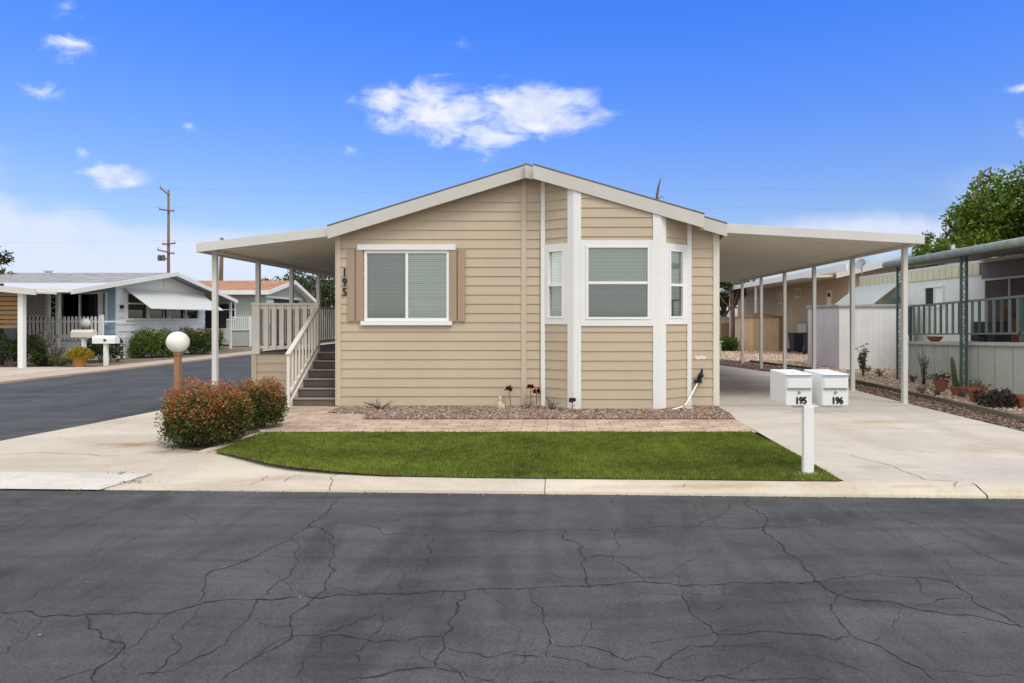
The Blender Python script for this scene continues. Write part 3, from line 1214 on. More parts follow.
# driveway
dr = [(2.955, EDGE(2.95) + .26)] + [(x, EDGE(x) + .26) for x in (4.0, 5.2, 6.2, 6.95)] + [(6.95, 10.2), (6.94, 13.7), (7.0, 16), (7.15, 19), (7.1, 21), (6.5, 22.3), (5.9, 24.8), (5.8, 29), (3.05, 29), (3.05, 13.05), (2.95, 11.4)]
sheet('driveway', dr, .002, CONCD)
# joints and cracks of the driveway, in real grooves' width as thin dark strips
mb = MB()


def strip(pts, w):
    vs, fs = [], []
    P = [Vector(p) for p in pts]
    for i, p in enumerate(P):
        dd = (P[min(i + 1, len(P) - 1)] - P[max(i - 1, 0)]).normalized()
        nn = Vector((-dd.y, dd.x, 0)) * w / 2 * random.uniform(.6, 1.3)
        vs += [p + nn, p - nn]
    for i in range(len(P) - 1):
        fs.append((2 * i, 2 * i + 1, 2 * i + 3, 2 * i + 2))
    mb.add(vs, fs)


def jag(pts, z, amp=.06):
    P = [Vector((p[0], p[1], z)) for p in pts]
    for it in range(3):
        Q = [P[0]]
        for a, b in zip(P[:-1], P[1:]):
            dd = b - a
            Q += [(a + b) / 2 + Vector((-dd.y, dd.x, 0)) * random.gauss(0, amp), b]
        P = Q
    return P


strip(jag([G(850, 455), G(880, 463), G(905, 472), G(925, 480), G(958, 482)], .006), .008)
strip(jag([G(685, 437), G(760, 444), G(850, 455)], .006, .03), .005)
strip([(2.97, 13.3, .006), (6.93, 13.3, .006)], .012)
strip([(3.06, 19.2, .006), (7.1, 19.2, .006)], .012)
strip(jag([G(700, 412), G(800, 408), G(905, 430)], .006, .03), .005)
o = mb.build('driveway_joints', mat('joint_dark', (.17, .14, .11), .95, .2, 8), recalc=False)
o['kind'] = 'structure'
mb = MB()
strip(jag([G(958, 482), (6.42 * .62, EDGE(4.0) + .12), (4.03, EDGE(4.0) + .06)], .004, .05), .006)
strip(jag([G(100, 489, -.07), G(130, 481, -.05), G(152, 472, -.03)], -.045, .02), .012)
for pl_ in ([(283, 480), (290, 476), (302, 473)], [(250, 481), (262, 478), (268, 474)], [(0, 455), (60, 454), (120, 456)], [(345, 471), (330, 484), (322, 493)]):
    q_ = [G(u, v, -.02) for u, v in pl_]
    i0 = len(mb.v)
    strip(jag(q_, 0, .05), .006)
    for k in range(i0, len(mb.v)):
        x_, y_, _ = mb.v[k]
        kk = sm(x_, -4.2, -1.2)
        dd_ = y_ - EDGE(x_)
        mb.v[k] = (x_, y_, kk * roll(dd_ + .006) + (1 - kk) * zf(x_, y_) + .0075)
o = mb.build('kerb_cracks', CRACK, recalc=False)
o['kind'] = 'structure'

# paver walk
sheet('paver_walk', [(-4.42, 10.13), (2.93, 10.14), (2.94, 11.45), (-3.30, 11.45), (-3.36, 12.1), (-4.15, 12.35), (-4.2, 13.05), (-5.4, 13.5), (-6.5, 13.5), (-6.5, 12.0), (-5.3, 11.4)], .008, PAVER)
mb = MB()
for i in range(24):
    x0 = -4.40 + i * (7.3 / 24)
    mb.box(x0 + .004, x0 + 7.3 / 24 - .004, 10.14, 10.26, -.02, .014 + random.uniform(-.002, .002))
o = mb.build('walk_edging', mat('edging_yellow', (.54, .45, .30), .85, .12, 3, .2, 50), bevel=.006)
o['kind'] = 'structure'

# ------------------------------------------------------------------ lawn: dense blades on a low base
P = scatter(LAWN, 230000, .012)
n = len(P)
pn = np.array([mnoise.noise(Vector((p[0] * 1.1, p[1] * 1.6, 0))) + .8 * mnoise.noise(Vector((p[0] * 6, p[1] * 6, 5))) + .6 * mnoise.noise(Vector((p[0] * 17, p[1] * 17, 9))) for p in P])
ln = rng.uniform(.014, .036, n) * (1 + .35 * pn)
ang = rng.uniform(0, 2 * np.pi, n)
lean = np.abs(rng.normal(0, .5, n))
d = np.column_stack([np.cos(ang) * np.sin(lean), np.sin(ang) * np.sin(lean), np.cos(lean)])
a2 = rng.uniform(0, 2 * np.pi, n)
s = np.column_stack([np.cos(a2), np.sin(a2), np.zeros(n)]) * .0050
V = np.stack([P - s, P + s, P + d * ln[:, None]], 1).reshape(-1, 3)
tc_ = tints(n, [(.17, .225, .030), (.13, .185, .024), (.215, .25, .042), (.30, .27, .085)], [.40, .34, .18, .08], .42) * (.95 * (1 + .42 * pn))[:, None]
lawn = np_mesh('lawn', V, np.arange(3 * n).reshape(n, 3), np.repeat(tc_, 3, 0), LEAF)
tag(lawn, 'dense short green artificial turf between walk and kerb', 'grass', kind='stuff')
sheet('lawn_base', LAWN, .012, mat('turf_backing', (.085, .105, .025), .95, .2, 4))

# edging strip left of the lawn and the dirt pocket of the bushes
mb = MB()
E = [(-4.62, 8.62), (-4.58, 9.0), (-4.56, 9.4), (-4.53, 9.7), (-4.47, 10.0), (-4.42, 10.22)]
for (a, b) in zip(E[:-1], E[1:]):
    mb.bar((a[0] + .1, a[1], -.01), (b[0] + .1, b[1], -.01), .12, .06)
o = mb.build('lawn_edging', KERBM)
o['kind'] = 'structure'
sheet('planting_bed', [(-4.56, 8.75), (-4.55, 9.8), (-4.42, 10.6), (-4.3, 11.0), (-4.9, 11.3), (-5.3, 10.4), (-5.3, 9.4), (-5.0, 8.95)], .006, SOIL)
sheet('side_strip', [(-7.30, 12.75), (-6.5, 12.75), (-6.5, 60), (-7.27, 60)], -.012, mat('pink_gravel', (.30, .22, .18), .95, .25, 6, .6, 80, fine=.4))


def gravel(name, poly, n, size, cols, label, z=.012, w=None):
    P = scatter(poly, n, z)
    P[:, 2] += rng.uniform(-.004, .012, n)
    o = stones(name, P, rng.uniform(size[0], size[1], n), tints(n, cols, w, .25))
    tag(o, label, 'gravel', kind='stuff')


BED = [(-4.18, 12.25), (-3.4, 12.1), (-3.33, 11.47), (2.93, 11.47), (3.02, 12.2), (2.96, 13.1), (2.45, 13.1), (1.85, 12.66), (.26, 12.66), (-.33, 13.1), (-4.15, 13.1)]
sheet('gravel_bed', BED, .012, DIRT)
gravel('bed_gravel', BED, 8200, (.016, .034), [(.24, .165, .13), (.31, .225, .18), (.16, .11, .09), (.40, .32, .27), (.27, .185, .14)], 'reddish brown crushed stone along the front of the tan house', .016)
MUL = [(6.97, 7.2), (7.62, 7.2), (7.62, 11.2), (7.72, 14), (7.78, 18), (7.6, 20.6), (7.25, 20.6), (7.15, 19), (7.0, 16), (6.95, 13.7)]
sheet('mulch_strip', MUL, -.008, SOIL)
gravel('bark_mulch', MUL, 4200, (.018, .04), [(.13, .085, .065), (.20, .135, .105), (.09, .06, .045), (.26, .19, .15)], 'dark brown bark chips between driveway and timber edging', -.004)
MUL2 = [(7.05, 21.2), (7.8, 20.6), (8.4, 22.5), (7.4, 26.5), (6.0, 31), (5.5, 34.0), (3.8, 34.0), (5.85, 29), (5.95, 24.8), (6.5, 22.4)]
sheet('mulch_bed', MUL2, -.008, SOIL)
gravel('bark_mulch', MUL2, 4500, (.025, .055), [(.13, .085, .065), (.20, .135, .105), (.09, .06, .045), (.26, .19, .15)], 'dark brown bark chips curving round the back of the driveway', -.004)
GRV = [(7.74, 7.2), (20, 7.2), (20, 11), (9.85, 11), (9.85, 19.6), (12.2, 19.6), (12.2, 40), (5.6, 36), (6.1, 31), (7.5, 26.5), (8.5, 22.5), (7.85, 18), (7.80, 14)]
sheet('gravel_yard', GRV, -.006, mat('gravel_ground', (.50, .38, .285), .95, .2, 6, .6, 60, fine=.35, dirt=(.28, .2, .14), dirt_amt=.6))
gravel('pink_gravel', [p for p in GRV if True], 9500, (.022, .052), [(.62, .48, .37), (.70, .57, .46), (.50, .37, .27), (.36, .24, .17), (.76, .66, .57)], 'pale pink and tan gravel in front of the mint green porch', -.002)
# timber edging
mb = MB()
ED = [(7.66, 7.4), (7.67, 11.2), (7.76, 14), (7.82, 18), (7.75, 20.4), (8.4, 22.5), (7.4, 26.6)]
for a, b in zip(ED[:-1], ED[1:]):
    nseg = max(1, int((Vector(b) - Vector(a)).length / 1.6))
    for k in range(nseg):
        p = [a[i] + (b[i] - a[i]) * k / nseg for i in (0, 1)]
        q = [a[i] + (b[i] - a[i]) * (k + .99) / nseg for i in (0, 1)]
        mb.bar((p[0], p[1], .03), (q[0], q[1], .03), .09, .12)
edg = mb.build('garden_edging', TIMBER, bevel=.01)
tag(edg, 'low weathered timber edging between bark mulch and pale gravel', 'edging')

# ================================================================== THE TAN HOUSE
XL, XR, YF, YB = -4.28, 3.03, 13.10, 30.5
RX, RZT = -.58, 4.60
home = thing('mobile_home', 'tan lap sided mobile home with gabled front and bay window', 'house', (XL, YF, 0))
RZT, RZR, SLL, SLR = 4.62, 4.575, .308, .29
ztop = lambda x: RZT - SLL * (RX - x) if x < RX else RZR - SLR * (x - RX)
TL = (SLL, RZT - SLL * RX - .13)         # z <= m x + c, left slope, as function of X
TR = (-SLR, RZR + SLR * RX - .13)
BAY = [(-.33, 13.10), (.26, 12.65), (1.85, 12.65), (2.47, 13.10)]
BAYTOP = .02

wallmb = MB()


def tops_for(a, b):
    # roof planes as functions of t along a->b
    a, b = Vector(a), Vector(b)
    Ln = (b - a).length
    kx = (b.x - a.x) / Ln
    return [(m_ * kx, m_ * a.x + c_) for (m_, c_) in (TL, TR)]


# left window hole
LW = (364.5, 449.5, 250.5, 321.0)
lw_t0, lw_t1 = X(LW[0], YF) - XL, X(LW[1], YF) - XL
lw_z0, lw_z1 = Z(LW[3], YF), Z(LW[2], YF)
siding(wallmb, (XL, YF), (-.33, YF), .03, 4.6, [(lw_t0, lw_t1, lw_z0, lw_z1)], tops_for((XL, YF), (-.33, YF)))
siding(wallmb, BAY[0], BAY[1], .03, 4.6, [(.04, .70, 1.62, 3.06)], tops_for(BAY[0], BAY[1]))
siding(wallmb, BAY[1], BAY[2], .03, 4.6, [(.10, 1.49, 1.62, 3.08)], tops_for(BAY[1], BAY[2]))
siding(wallmb, BAY[2], BAY[3], .03, 4.6, [(.04, .73, 1.62, 3.06)], tops_for(BAY[2], BAY[3]))
siding(wallmb, BAY[3], (XR, YF), .03, 4.6, [], tops_for(BAY[3], (XR, YF)))
siding(wallmb, (XR, YF), (XR, YB), .03, ztop(XR) - .13)
siding(wallmb, (XR, YB), (XL, YB), .03, 4.6, [], tops_for((XR, YB), (XL, YB)))
siding(wallmb, (XL, YB), (XL, YF), .03, ztop(XL) - .13)
wallmb.build('siding', SIDING, home, recalc=False)
# room behind the windows (floor, back partition)
mb = MB()
mb.box(XL + .03, XR - .03, YF + .9, YF + .95, 0, 3.2)
mb.box(XL + .02, XR - .02, YF + .02, YB - .02, .55, .6)
mb.build('room_lining', ROOMWALL, home)
mb = MB()
mb.box(XL + .01, XR - .01, YF - .004, YB, -.02, .05)
mb.add([(-.33, 13.1, .05), (.26, 12.645, .05), (1.85, 12.645, .05), (2.47, 13.1, .05), (-.33, 13.1, -.02), (.26, 12.645, -.02), (1.85, 12.645, -.02), (2.47, 13.1, -.02)], [(0, 1, 2, 3), (0, 4, 5, 1), (1, 5, 6, 2), (2, 6, 7, 3)])
mb.build('footing', OFFWHITE, home)


# roof slabs (shingled) with a bumped-out part over the bay
def slab(mb, x0, x1, y0, y1, th=.07):
    z0, z1 = ztop(x0), ztop(x1)
    mb.hexa([(x0, y0, z0 - th), (x1, y0, z1 - th), (x1, y1, z1 - th), (x0, y1, z0 - th), (x0, y0, z0), (x1, y0, z1), (x1, y1, z1), (x0, y1, z0)])


mb = MB()
slab(mb, -4.37, RX, 12.86, 31.0)
slab(mb, RX, 3.14, 12.86, 31.0)
slab(mb, -.46, 2.66, 12.61, 12.859)
mb.build('roof', SHINGLE, home)
mb = MB()


def soff(mb, x0, x1, y0, y1):
    z0, z1 = ztop(x0) - .095, ztop(x1) - .095
    mb.hexa([(x0, y0, z0 - .02), (x1, y0, z1 - .02), (x1, y1, z1 - .02), (x0, y1, z0 - .02), (x0, y0, z0), (x1, y0, z1), (x1, y1, z1), (x0, y1, z0)])


soff(mb, -4.36, RX, 12.90, 13.5)
soff(mb, RX, 3.13, 12.90, 13.5)
soff(mb, -.42, 2.62, 12.65, 12.898)
mb.build('soffit', SOFFIT, home)


def fascia_piece(mb, x0, x1, y, h=.245, th=.035, dz=-.018):
    z0, z1 = ztop(x0) + dz, ztop(x1) + dz
    mb.hexa([(x0, y, z0 - h), (x1, y, z1 - h), (x1, y + th, z1 - h), (x0, y + th, z0 - h), (x0, y, z0), (x1, y, z1), (x1, y + th, z1), (x0, y + th, z0)])


mb = MB()
fascia_piece(mb, -4.375, -.66, 12.845, .235)
fascia_piece(mb, -.655, -.505, 12.75)
mb.box(-.655, -.505, 12.785, 12.88, 4.33, 4.55)
mb.build('fascia', FASCIA, home, bevel=.004)
mb = MB()
fascia_piece(mb, -.50, 2.66, 12.59, .25)
mb.hexa([(2.625, 12.625, ztop(2.64) - .27), (2.66, 12.625, ztop(2.66) - .27), (2.66, 12.88, ztop(2.66) - .27), (2.625, 12.88, ztop(2.64) - .27),
         (2.625, 12.625, ztop(2.64) - .02), (2.66, 12.625, ztop(2.66) - .02), (2.66, 12.88, ztop(2.66) - .02), (2.625, 12.88, ztop(2.64) - .02)])
mb.build('fascia', FASCIA, home, bevel=.004)
mb = MB()
fascia_piece(mb, 2.665, 3.145, 12.845, .235)
mb.hexa([(3.11, 12.88, ztop(3.15) - .26), (3.145, 12.88, ztop(3.17) - .26), (3.145, 31, ztop(3.17) - .26), (3.11, 31, ztop(3.15) - .26),
         (3.11, 12.88, ztop(3.15) - .02), (3.145, 12.88, ztop(3.17) - .02), (3.145, 31, ztop(3.17) - .02), (3.11, 31, ztop(3.15) - .02)])
mb.build('fascia', FASCIA, home, bevel=.004)
# metal drip edge on top of the fascias
mb = MB()
for x0, x1, y in ((-4.385, -.66, 12.838), (-.66, -.50, 12.743), (-.50, 2.665, 12.583), (2.67, 3.15, 12.838)):
    fascia_piece(mb, x0, x1, y, .022, .05, .010)
mb.build('drip_edge', mat('drip_edge_dark', (.16, .15, .14), .6, .1, 3), home)

# trims
FW = WallFrame((XL, YF), (XR, YF))


def trim(u0, u1, zb, y=YF, proud=.03, m=TRIMTAN, name='trim_board', zt=None):
    x0, x1 = X(u0, y), X(u1, y)
    mb = MB()
    za, zb_ = (ztop(x0) - .14, ztop(x1) - .14) if zt is None else (zt, zt)
    y0 = y - proud
    mb.hexa([(x0, y0, zb), (x1, y0, zb), (x1, y, zb), (x0, y, zb), (x0, y0, za), (x1, y0, zb_), (x1, y, zb_), (x0, y, za)])
    return mb.build(name, m, home, bevel=.003)


trim(336.8, 341.2, .03, m=TRIMTAN, name='corner_board')
trim(521.2, 526.4, .03, m=TRIMTAN)
trim(541.0, 545.2, .03, m=WHITE, proud=.065)
trim(686.6, 691.0, .03, m=WHITE, proud=.065)
trim(713.0, 718.4, .03, m=OFFWHITE, name='corner_board')
mb = MB()
mb.box(XR + .003, XR + .022, YF - .028, YF + .10, .03, ztop(XR) - .16)
mb.build('corner_board', OFFWHITE, home)
mb = MB()
mb.box(XL - .022, XL - .003, YF - .028, YF + .10, .03, ztop(XL) - .16)
mb.build('corner_board', TRIMTAN, home)


# bay corner boards (wide, white), each folded round its corner
def corner_board(c, a, b, wa, wb):
    """c the corner, a and b the directions along the two faces"""
    mb = MB()
    c, a, b = Vector(c), Vector(a).normalized(), Vector(b).normalized()

    def nrm(d):
        n_ = Vector((d.y, -d.x))
        return n_ if n_.y < 0 else -n_
    na, nb = nrm(a), nrm(b)
    mit = c + (na + nb) * (.03 / (1 + na.dot(nb)))
    q = [c + a * wa, c + a * wa + na * .03, mit, c + b * wb + nb * .03, c + b * wb, c]
    zz = [ztop(p.x) - .14 for p in q]
    n_ = len(q)
    vs = [(p.x, p.y, .03) for p in q] + [(p.x, p.y, z) for p, z in zip(q, zz)]
    mb.add(vs, [tuple(range(n_)), tuple(range(2 * n_ - 1, n_ - 1, -1))] + [(i, (i + 1) % n_, n_ + (i + 1) % n_, n_ + i) for i in range(n_)])
    return mb.build('corner_board', WHITE, home)


corner_board(BAY[1], (BAY[0][0] - BAY[1][0], BAY[0][1] - BAY[1][1]), (1, 0), .13, .13)
corner_board(BAY[2], (-1, 0), (BAY[3][0] - BAY[2][0], BAY[3][1] - BAY[2][1]), .13, .13)

# left window with head, sill, two shutters
wl = make_window(home, FW, lw_t0, lw_t1, lw_z0, lw_z1, ('v', X(407, YF) - XL), .055, screen=(lw_t0 + .055, X(406, YF) - XL, lw_z0 + .055, lw_z1 - .055))
mb = MB()
FW.box(mb, X(358, YF) - XL, X(456, YF) - XL, 0, .065, Z(250.3, YF), Z(244.8, YF))
mb.build('head_trim', WHITE, wl, bevel=.004)
mb = MB()
FW.box(mb, X(361.5, YF) - XL, X(452.5, YF) - XL, 0, .075, Z(325.3, YF), Z(321.2, YF))
mb.build('sill', VINYL, wl, bevel=.004)
for u0 in (348.2, 449.8):
    mb = MB()
    FW.box(mb, X(u0, YF) - XL, X(u0 + 7.0, YF) - XL, .018, .05, Z(321.5, YF), Z(249, YF))
    FW.box(mb, X(u0 + 8.4, YF) - XL, X(u0 + 15.6, YF) - XL, .018, .05, Z(321.5, YF), Z(249, YF))
    FW.box(mb, X(u0 + 1, YF) - XL, X(u0 + 14.6, YF) - XL, .006, .018, Z(320, YF), Z(250, YF))
    mb.build('shutter', SHUTTER, home, bevel=.004)

# bay windows
BF = WallFrame(BAY[1], BAY[2])
YB1 = BAY[1][1]
bx = lambda u: X(u, YB1 - .02) - BAY[1][0]
w = make_window(home, BF, bx(586.0), bx(650.0), Z(319.5, YB1), Z(245.5, YB1), ('h', Z(283, YB1)), .045, out1=.045, screen=(bx(589), bx(647.5), Z(317, YB1), Z(285, YB1)), slat=.03)
mb = MB()
BF.box(mb, .12, 1.47, 0, .035, Z(326, YB1), Z(319.6, YB1))
BF.box(mb, .12, 1.47, 0, .035, Z(245.4, YB1), Z(240.5, YB1))
BF.box(mb, .12, bx(586) - .002, 0, .034, Z(319.6, YB1), Z(245.4, YB1))
BF.box(mb, bx(650) + .002, 1.47, 0, .034, Z(319.6, YB1), Z(245.4, YB1))
mb.build('casing', WHITE, w, bevel=.003)
for (a, b, name) in ((BAY[0], BAY[1], 'l'), (BAY[2], BAY[3], 'r')):
    wf = WallFrame(a, b)
    Ln = (Vector(b) - Vector(a)).length
    if name == 'l':
        t0, t1 = .13, .52
    else:
        t0, t1 = .22, .61
    zb_, zt_ = 1.70, 3.00
    w = make_window(home, wf, t0, t1, zb_, zt_, ('h', (zb_ + zt_) / 2 - .02), .04, out1=.04, screen=(t0 + .04, t1 - .04, zb_ + .04, (zb_ + zt_) / 2 - .04), slat=.03)
    mb = MB()
    c0, c1 = (.03, Ln - .11) if name == 'l' else (.11, Ln - .03)
    wf.box(mb, c0, c1, 0, .033, zb_ - .11, zb_ - .002)
    wf.box(mb, c0, c1, 0, .033, zt_ + .002, zt_ + .10)
    wf.box(mb, c0, t0 - .002, 0, .032, zb_ - .002, zt_ + .002)
    wf.box(mb, t1 + .002, c1, 0, .032, zb_ - .002, zt_ + .002)
    mb.build('casing', WHITE, w, bevel=.003)

# house number, three figures down the wall
for ch, v in (('1', 276.2), ('9', 286.0), ('5', 295.6)):
    pl = Matrix.Translation((X(345, YF) - XL, -.028, Z(v, YF))) @ Matrix.Rotation(R(90), 4, 'X')
    text_mesh('house_number', ch, .215, BLACKM, home, pl, .008, .006, .85, .0)
# bare patch where paint came off, low on the right wall
mb = MB()
xs_ = X(700, YF)
ang_ = [2 * math.pi * k / 14 for k in range(14)]
mb.add([(xs_ + .11 * math.cos(a) * (1 + .25 * math.sin(3 * a + 1)), YF - .0215, .955 + .045 * math.sin(a) * (1 + .3 * math.cos(2 * a)) + .012 * math.cos(5 * a)) for a in ang_], [tuple(range(14))])
mb.build('bare_patch', PATCHW, home, recalc=False)

# garden spotlight and its conduit at the right corner
sp = thing('wall_spotlight', 'small black spotlight on a slanted white conduit at the right corner of the house', 'light', (2.33, 12.85, 0))
mb = MB()
mb.tube([(2.05, 12.5, .03), (2.30, 12.72, .06), (2.36, 12.78, .10), (2.62, 13.0, .47)], .017, 8)
mb.build('conduit', VINYL, sp, smooth=True)
mb = MB()
mb.box(2.56, 2.70, 12.98, 13.07, .47, .53)
mb.tube([(2.63, 13.0, .52), (2.66, 12.97, .60), (2.69, 12.95, .64)], [.03, .05, .055], 10)
mb.tube([(2.69, 12.97, .62), (2.70, 13.0, .74)], [.03, .022], 8)
mb.build('lamp_head', BLACK, sp, smooth=False)
mb = MB()
mb.lathe([(.10, .0), (.13, .03), (.09, .08), (.04, .09)], (2.36, 12.74, .0), 10)
mb.build('mount_rock', mat('mount_rock', (.42, .36, .28), .9, .2, 8, .5, 40), sp)


# ------------------------------------------------------------------ awnings: ribbed aluminium roof on posts
def ribbed_roof(mb, xh, zh, xe, ze, y0, y1, pitch=.31, rib=.045, th=.05):
    """panels run from the house (xh, zh) to the eave (xe, ze); ribs show below"""
    mb.hexa([(xh, y0, zh - th), (xe, y0, ze - th), (xe, y1, ze - th), (xh, y1, zh - th), (xh, y0, zh), (xe, y0, ze), (xe, y1, ze), (xh, y1, zh)])
    y = y0 + pitch * .5
    while y < y1 - .1:
        w2, b = .05, .028
        t = th + rib
        mb.hexa([(xh, y - b, zh - t), (xe, y - b, ze - t), (xe, y + b, ze - t), (xh, y + b, zh - t),
                 (xh, y - w2, zh - th + .001), (xe, y - w2, ze - th + .001), (xe, y + w2, ze - th + .001), (xh, y + w2, zh - th + .001)])
        y += pitch


UNDER = mat('awning_underside', (.70, .675, .60), .5, .05, 1.2, fine=.03)

# left patio cover
pc = thing('patio_cover', 'low sloped white aluminium patio cover on left side of tan house', 'awning', (-6.7, 13.3, 0))
mb = MB()
ribbed_roof(mb, -4.34, 3.40, -6.87, 3.10, 13.06, 22.6)
mb.build('roof_panel', UNDER, pc)
mb = MB()
mb.hexa([(-6.93, 13.0, 2.96), (-4.39, 13.0, 3.265), (-4.39, 13.045, 3.265), (-6.93, 13.045, 2.96), (-6.93, 13.0, 3.135), (-4.39, 13.0, 3.45), (-4.39, 13.045, 3.45), (-6.93, 13.045, 3.135)])
mb.build('fascia', ALU, pc, bevel=.004)
mb = MB()
mb.box(-6.93, -6.89, 13.05, 22.6, 2.96, 3.133)
mb.build('gutter', ALU, pc)
mb = MB()
mb.box(-6.775, -6.705, 13.2, 22.5, 2.97, 3.02)
mb.build('beam', UNDER, pc)
for i, y in enumerate((13.35, 15.25, 17.15, 19.05, 21.0)):
    mb = MB()
    mb.box(-6.785, -6.695, y - .045, y + .045, -.01 if i == 0 else .99, 2.975)
    mb.build('post', ALU, pc, bevel=.004)

# right carport
cp = thing('carport', 'long white aluminium carport roof on slim posts right of tan house', 'carport', (6.85, 13.7, 0))
mb = MB()
ribbed_roof(mb, 3.15, 3.50, 7.0, 3.245, 13.26, 27.5)
mb.build('roof_panel', UNDER, cp)
mb = MB()
mb.hexa([(3.16, 13.2, 3.36), (7.05, 13.2, 3.14), (7.05, 13.245, 3.14), (3.16, 13.245, 3.36), (3.16, 13.2, 3.54), (7.05, 13.2, 3.315), (7.05, 13.245, 3.315), (3.16, 13.245, 3.54)])
mb.build('fascia', ALU, cp, bevel=.004)
mb = MB()
mb.box(7.01, 7.05, 13.25, 27.5, 3.14, 3.313)
mb.build('gutter', ALU, cp)
mb = MB()
mb.box(6.88, 6.95, 13.4, 27.4, 3.11, 3.16)
mb.build('beam', UNDER, cp)
for i in range(6):
    y = 13.7 + i * 2.44
    mb = MB()
    mb.box(6.865, 6.955, y - .05, y + .05, 0, 3.12)
    mb.box(6.855, 6.965, y - .06, y + .06, 0, .02)
    mb.build('post', ALU, cp, bevel=.005)

# ------------------------------------------------------------------ porch deck with stairs
DKY, DKX = 14.6, -6.56
porch = thing('porch_deck', 'raised tan porch with pale picket railing and brown carpeted stairs', 'porch', (DKX, DKY, 0))
mb = MB()
mb.box(DKX + .02, XL - .03, DKY + .04, 23.0, .90, .985)
mb.build('deck_floor', STAIR, porch)
mb = MB()
siding(mb, (DKX, DKY), (-5.22, DKY), 0, .93)
siding(mb, (DKX, 23.0), (DKX, DKY), 0, .93)
mb.build('skirting', SIDING, porch, recalc=False)
mb = MB()
mb.box(DKX - .025, DKX + .08, DKY - .03, DKY, 0, .93)
mb.build('corner_board', TRIMTAN, porch)
RAILM = mat('rail_greige', (.70, .67, .61), .55, .05, 3, fine=.04)
rz0, rz1 = 1.04, 2.01
mb = MB()
mb.box(-6.58, -6.42, DKY - .01, DKY + .14, .94, 2.04)
mb.build('newel_post', RAILM, porch, bevel=.005)
mb = MB()
mb.box(-5.26, -5.16, DKY - .01, DKY + .09, .94, 2.0)
mb.build('newel_post', RAILM, porch, bevel=.005)
mb = MB()
mb.box(-6.60, -5.14, DKY - .03, DKY + .10, 1.985, 2.03)
mb.box(-6.42, -5.26, DKY + .02, DKY + .06, 1.90, 1.984)
mb.build('top_rail', RAILM, porch, bevel=.005)
mb = MB()
mb.box(-6.42, -5.26, DKY + .02, DKY + .06, 1.05, 1.12)
mb.build('bottom_rail', RAILM, porch, bevel=.005)
for i in range(7):
    x = -6.33 + i * .165
    mb = MB()
    mb.box(x, x + .095, DKY - .005, DKY + .018, 1.04, 1.984)
    mb.build('picket', RAILM, porch, bevel=.003)
# left side railing
mb = MB()
mb.box(-6.56, -6.46, DKY + .16, 23.0, 1.985, 2.025)
mb.box(-6.53, -6.49, DKY + .16, 23.0, 1.05, 1.12)
mb.build('top_rail', RAILM, porch)
for i in range(48):
    y = DKY + .3 + i * .17
    mb = MB()
    mb.box(-6.55, -6.53, y, y + .09, 1.04, 1.984)
    mb.build('picket', RAILM, porch)
# rear railing
mb = MB()
mb.box(-6.5, XL - .03, 22.9, 22.98, 1.98, 2.03)
mb.box(-6.5, XL - .03, 22.92, 22.96, 1.05, 1.12)
mb.build('top_rail', RAILM, porch)
for i in range(17):
    x = -6.42 + i * .125
    mb = MB()
    mb.box(x, x + .05, 22.90, 22.92, 1.04, 1.979)
    mb.build('picket', RAILM, porch)
# stairs, up toward the back along the house wall
SX0, SX1 = -5.16, XL - .03
for i in range(6):
    y0 = 13.2 + .27 * i
    zt = .165 * (i + 1)
    mb = MB()
    mb.box(SX0, SX1, y0, DKY + .03, .165 * i + (.0 if i else 0), zt - .006)
    mb.cur = 1
    mb.box(SX0 - .002, SX1 + .001, y0 - .022, y0 + .03, zt - .03, zt)
    mb.build('stair_tread', [STAIR, STAIRNOSE], porch, bevel=.004)
mb = MB()
mb.prism([(13.12, 0), (13.12, .10), (14.62, 1.03), (14.62, .75), (13.42, 0)], 'x', SX0 - .045, SX0 - .005)
mb.build('stringer', RAILM, porch)
mb = MB()
mb.bar((SX0 - .03, 13.02, 1.01), (SX0 - .03, 14.68, 1.97), .09, .045)
mb.build('handrail', RAILM, porch, bevel=.005)
mb = MB()
mb.bar((SX0 - .03, 13.06, .23), (SX0 - .03, 14.62, 1.13), .05, .06)
mb.build('bottom_rail', RAILM, porch, bevel=.004)
mb = MB()
mb.box(SX0 - .06, SX0 - .005, 13.04, 13.10, 0, .985)
mb.build('newel_post', RAILM, porch, bevel=.004)
for i in range(8):
    y = 13.24 + i * .175
    zz = (y - 13.05) / 1.6 * .94
    mb = MB()
    mb.box(SX0 - .045, SX0 - .012, y, y + .04, .22 + zz * .97, .985 + zz)
    mb.build('picket', RAILM, porch)


# ------------------------------------------------------------------ lamp post
def lamp(label, loc, h, r, group='globe lamp posts'):
    t = thing('lamp_post', label, 'lamp', loc, 0, group)
    mb = MB()
    mb.box(-.05, .05, -.05, .05, 0, h - r * .9)
    mb.build('post', BROWNPOST, t, local=True, bevel=.006)
    mb = MB()
    mb.lathe([(.075, 0), (.085, .02), (.085, .05), (.06, .07)], (0, 0, h - r - .05), 16)
    mb.build('collar', BROWNPOST, t, local=True)
    mb = MB()
    prof = [(max(r * math.sin(math.pi * k / 18), .004), -r * math.cos(math.pi * k / 18)) for k in range(19)]
    mb.lathe(prof, (0, 0, h), 28)
    mb.build('globe', GLOBE, t, local=True, smooth=True)
    return t


lamp('white globe lamp on a square brown post beside the reddish bushes', (-7.385, 13.2, -.02), 1.265, .205)
lp2 = lamp('distant white globe lamp in front of the white picket porch', (X(85, 27.6), 27.6, -.03), Z(323, 27.6) + .03, .20)


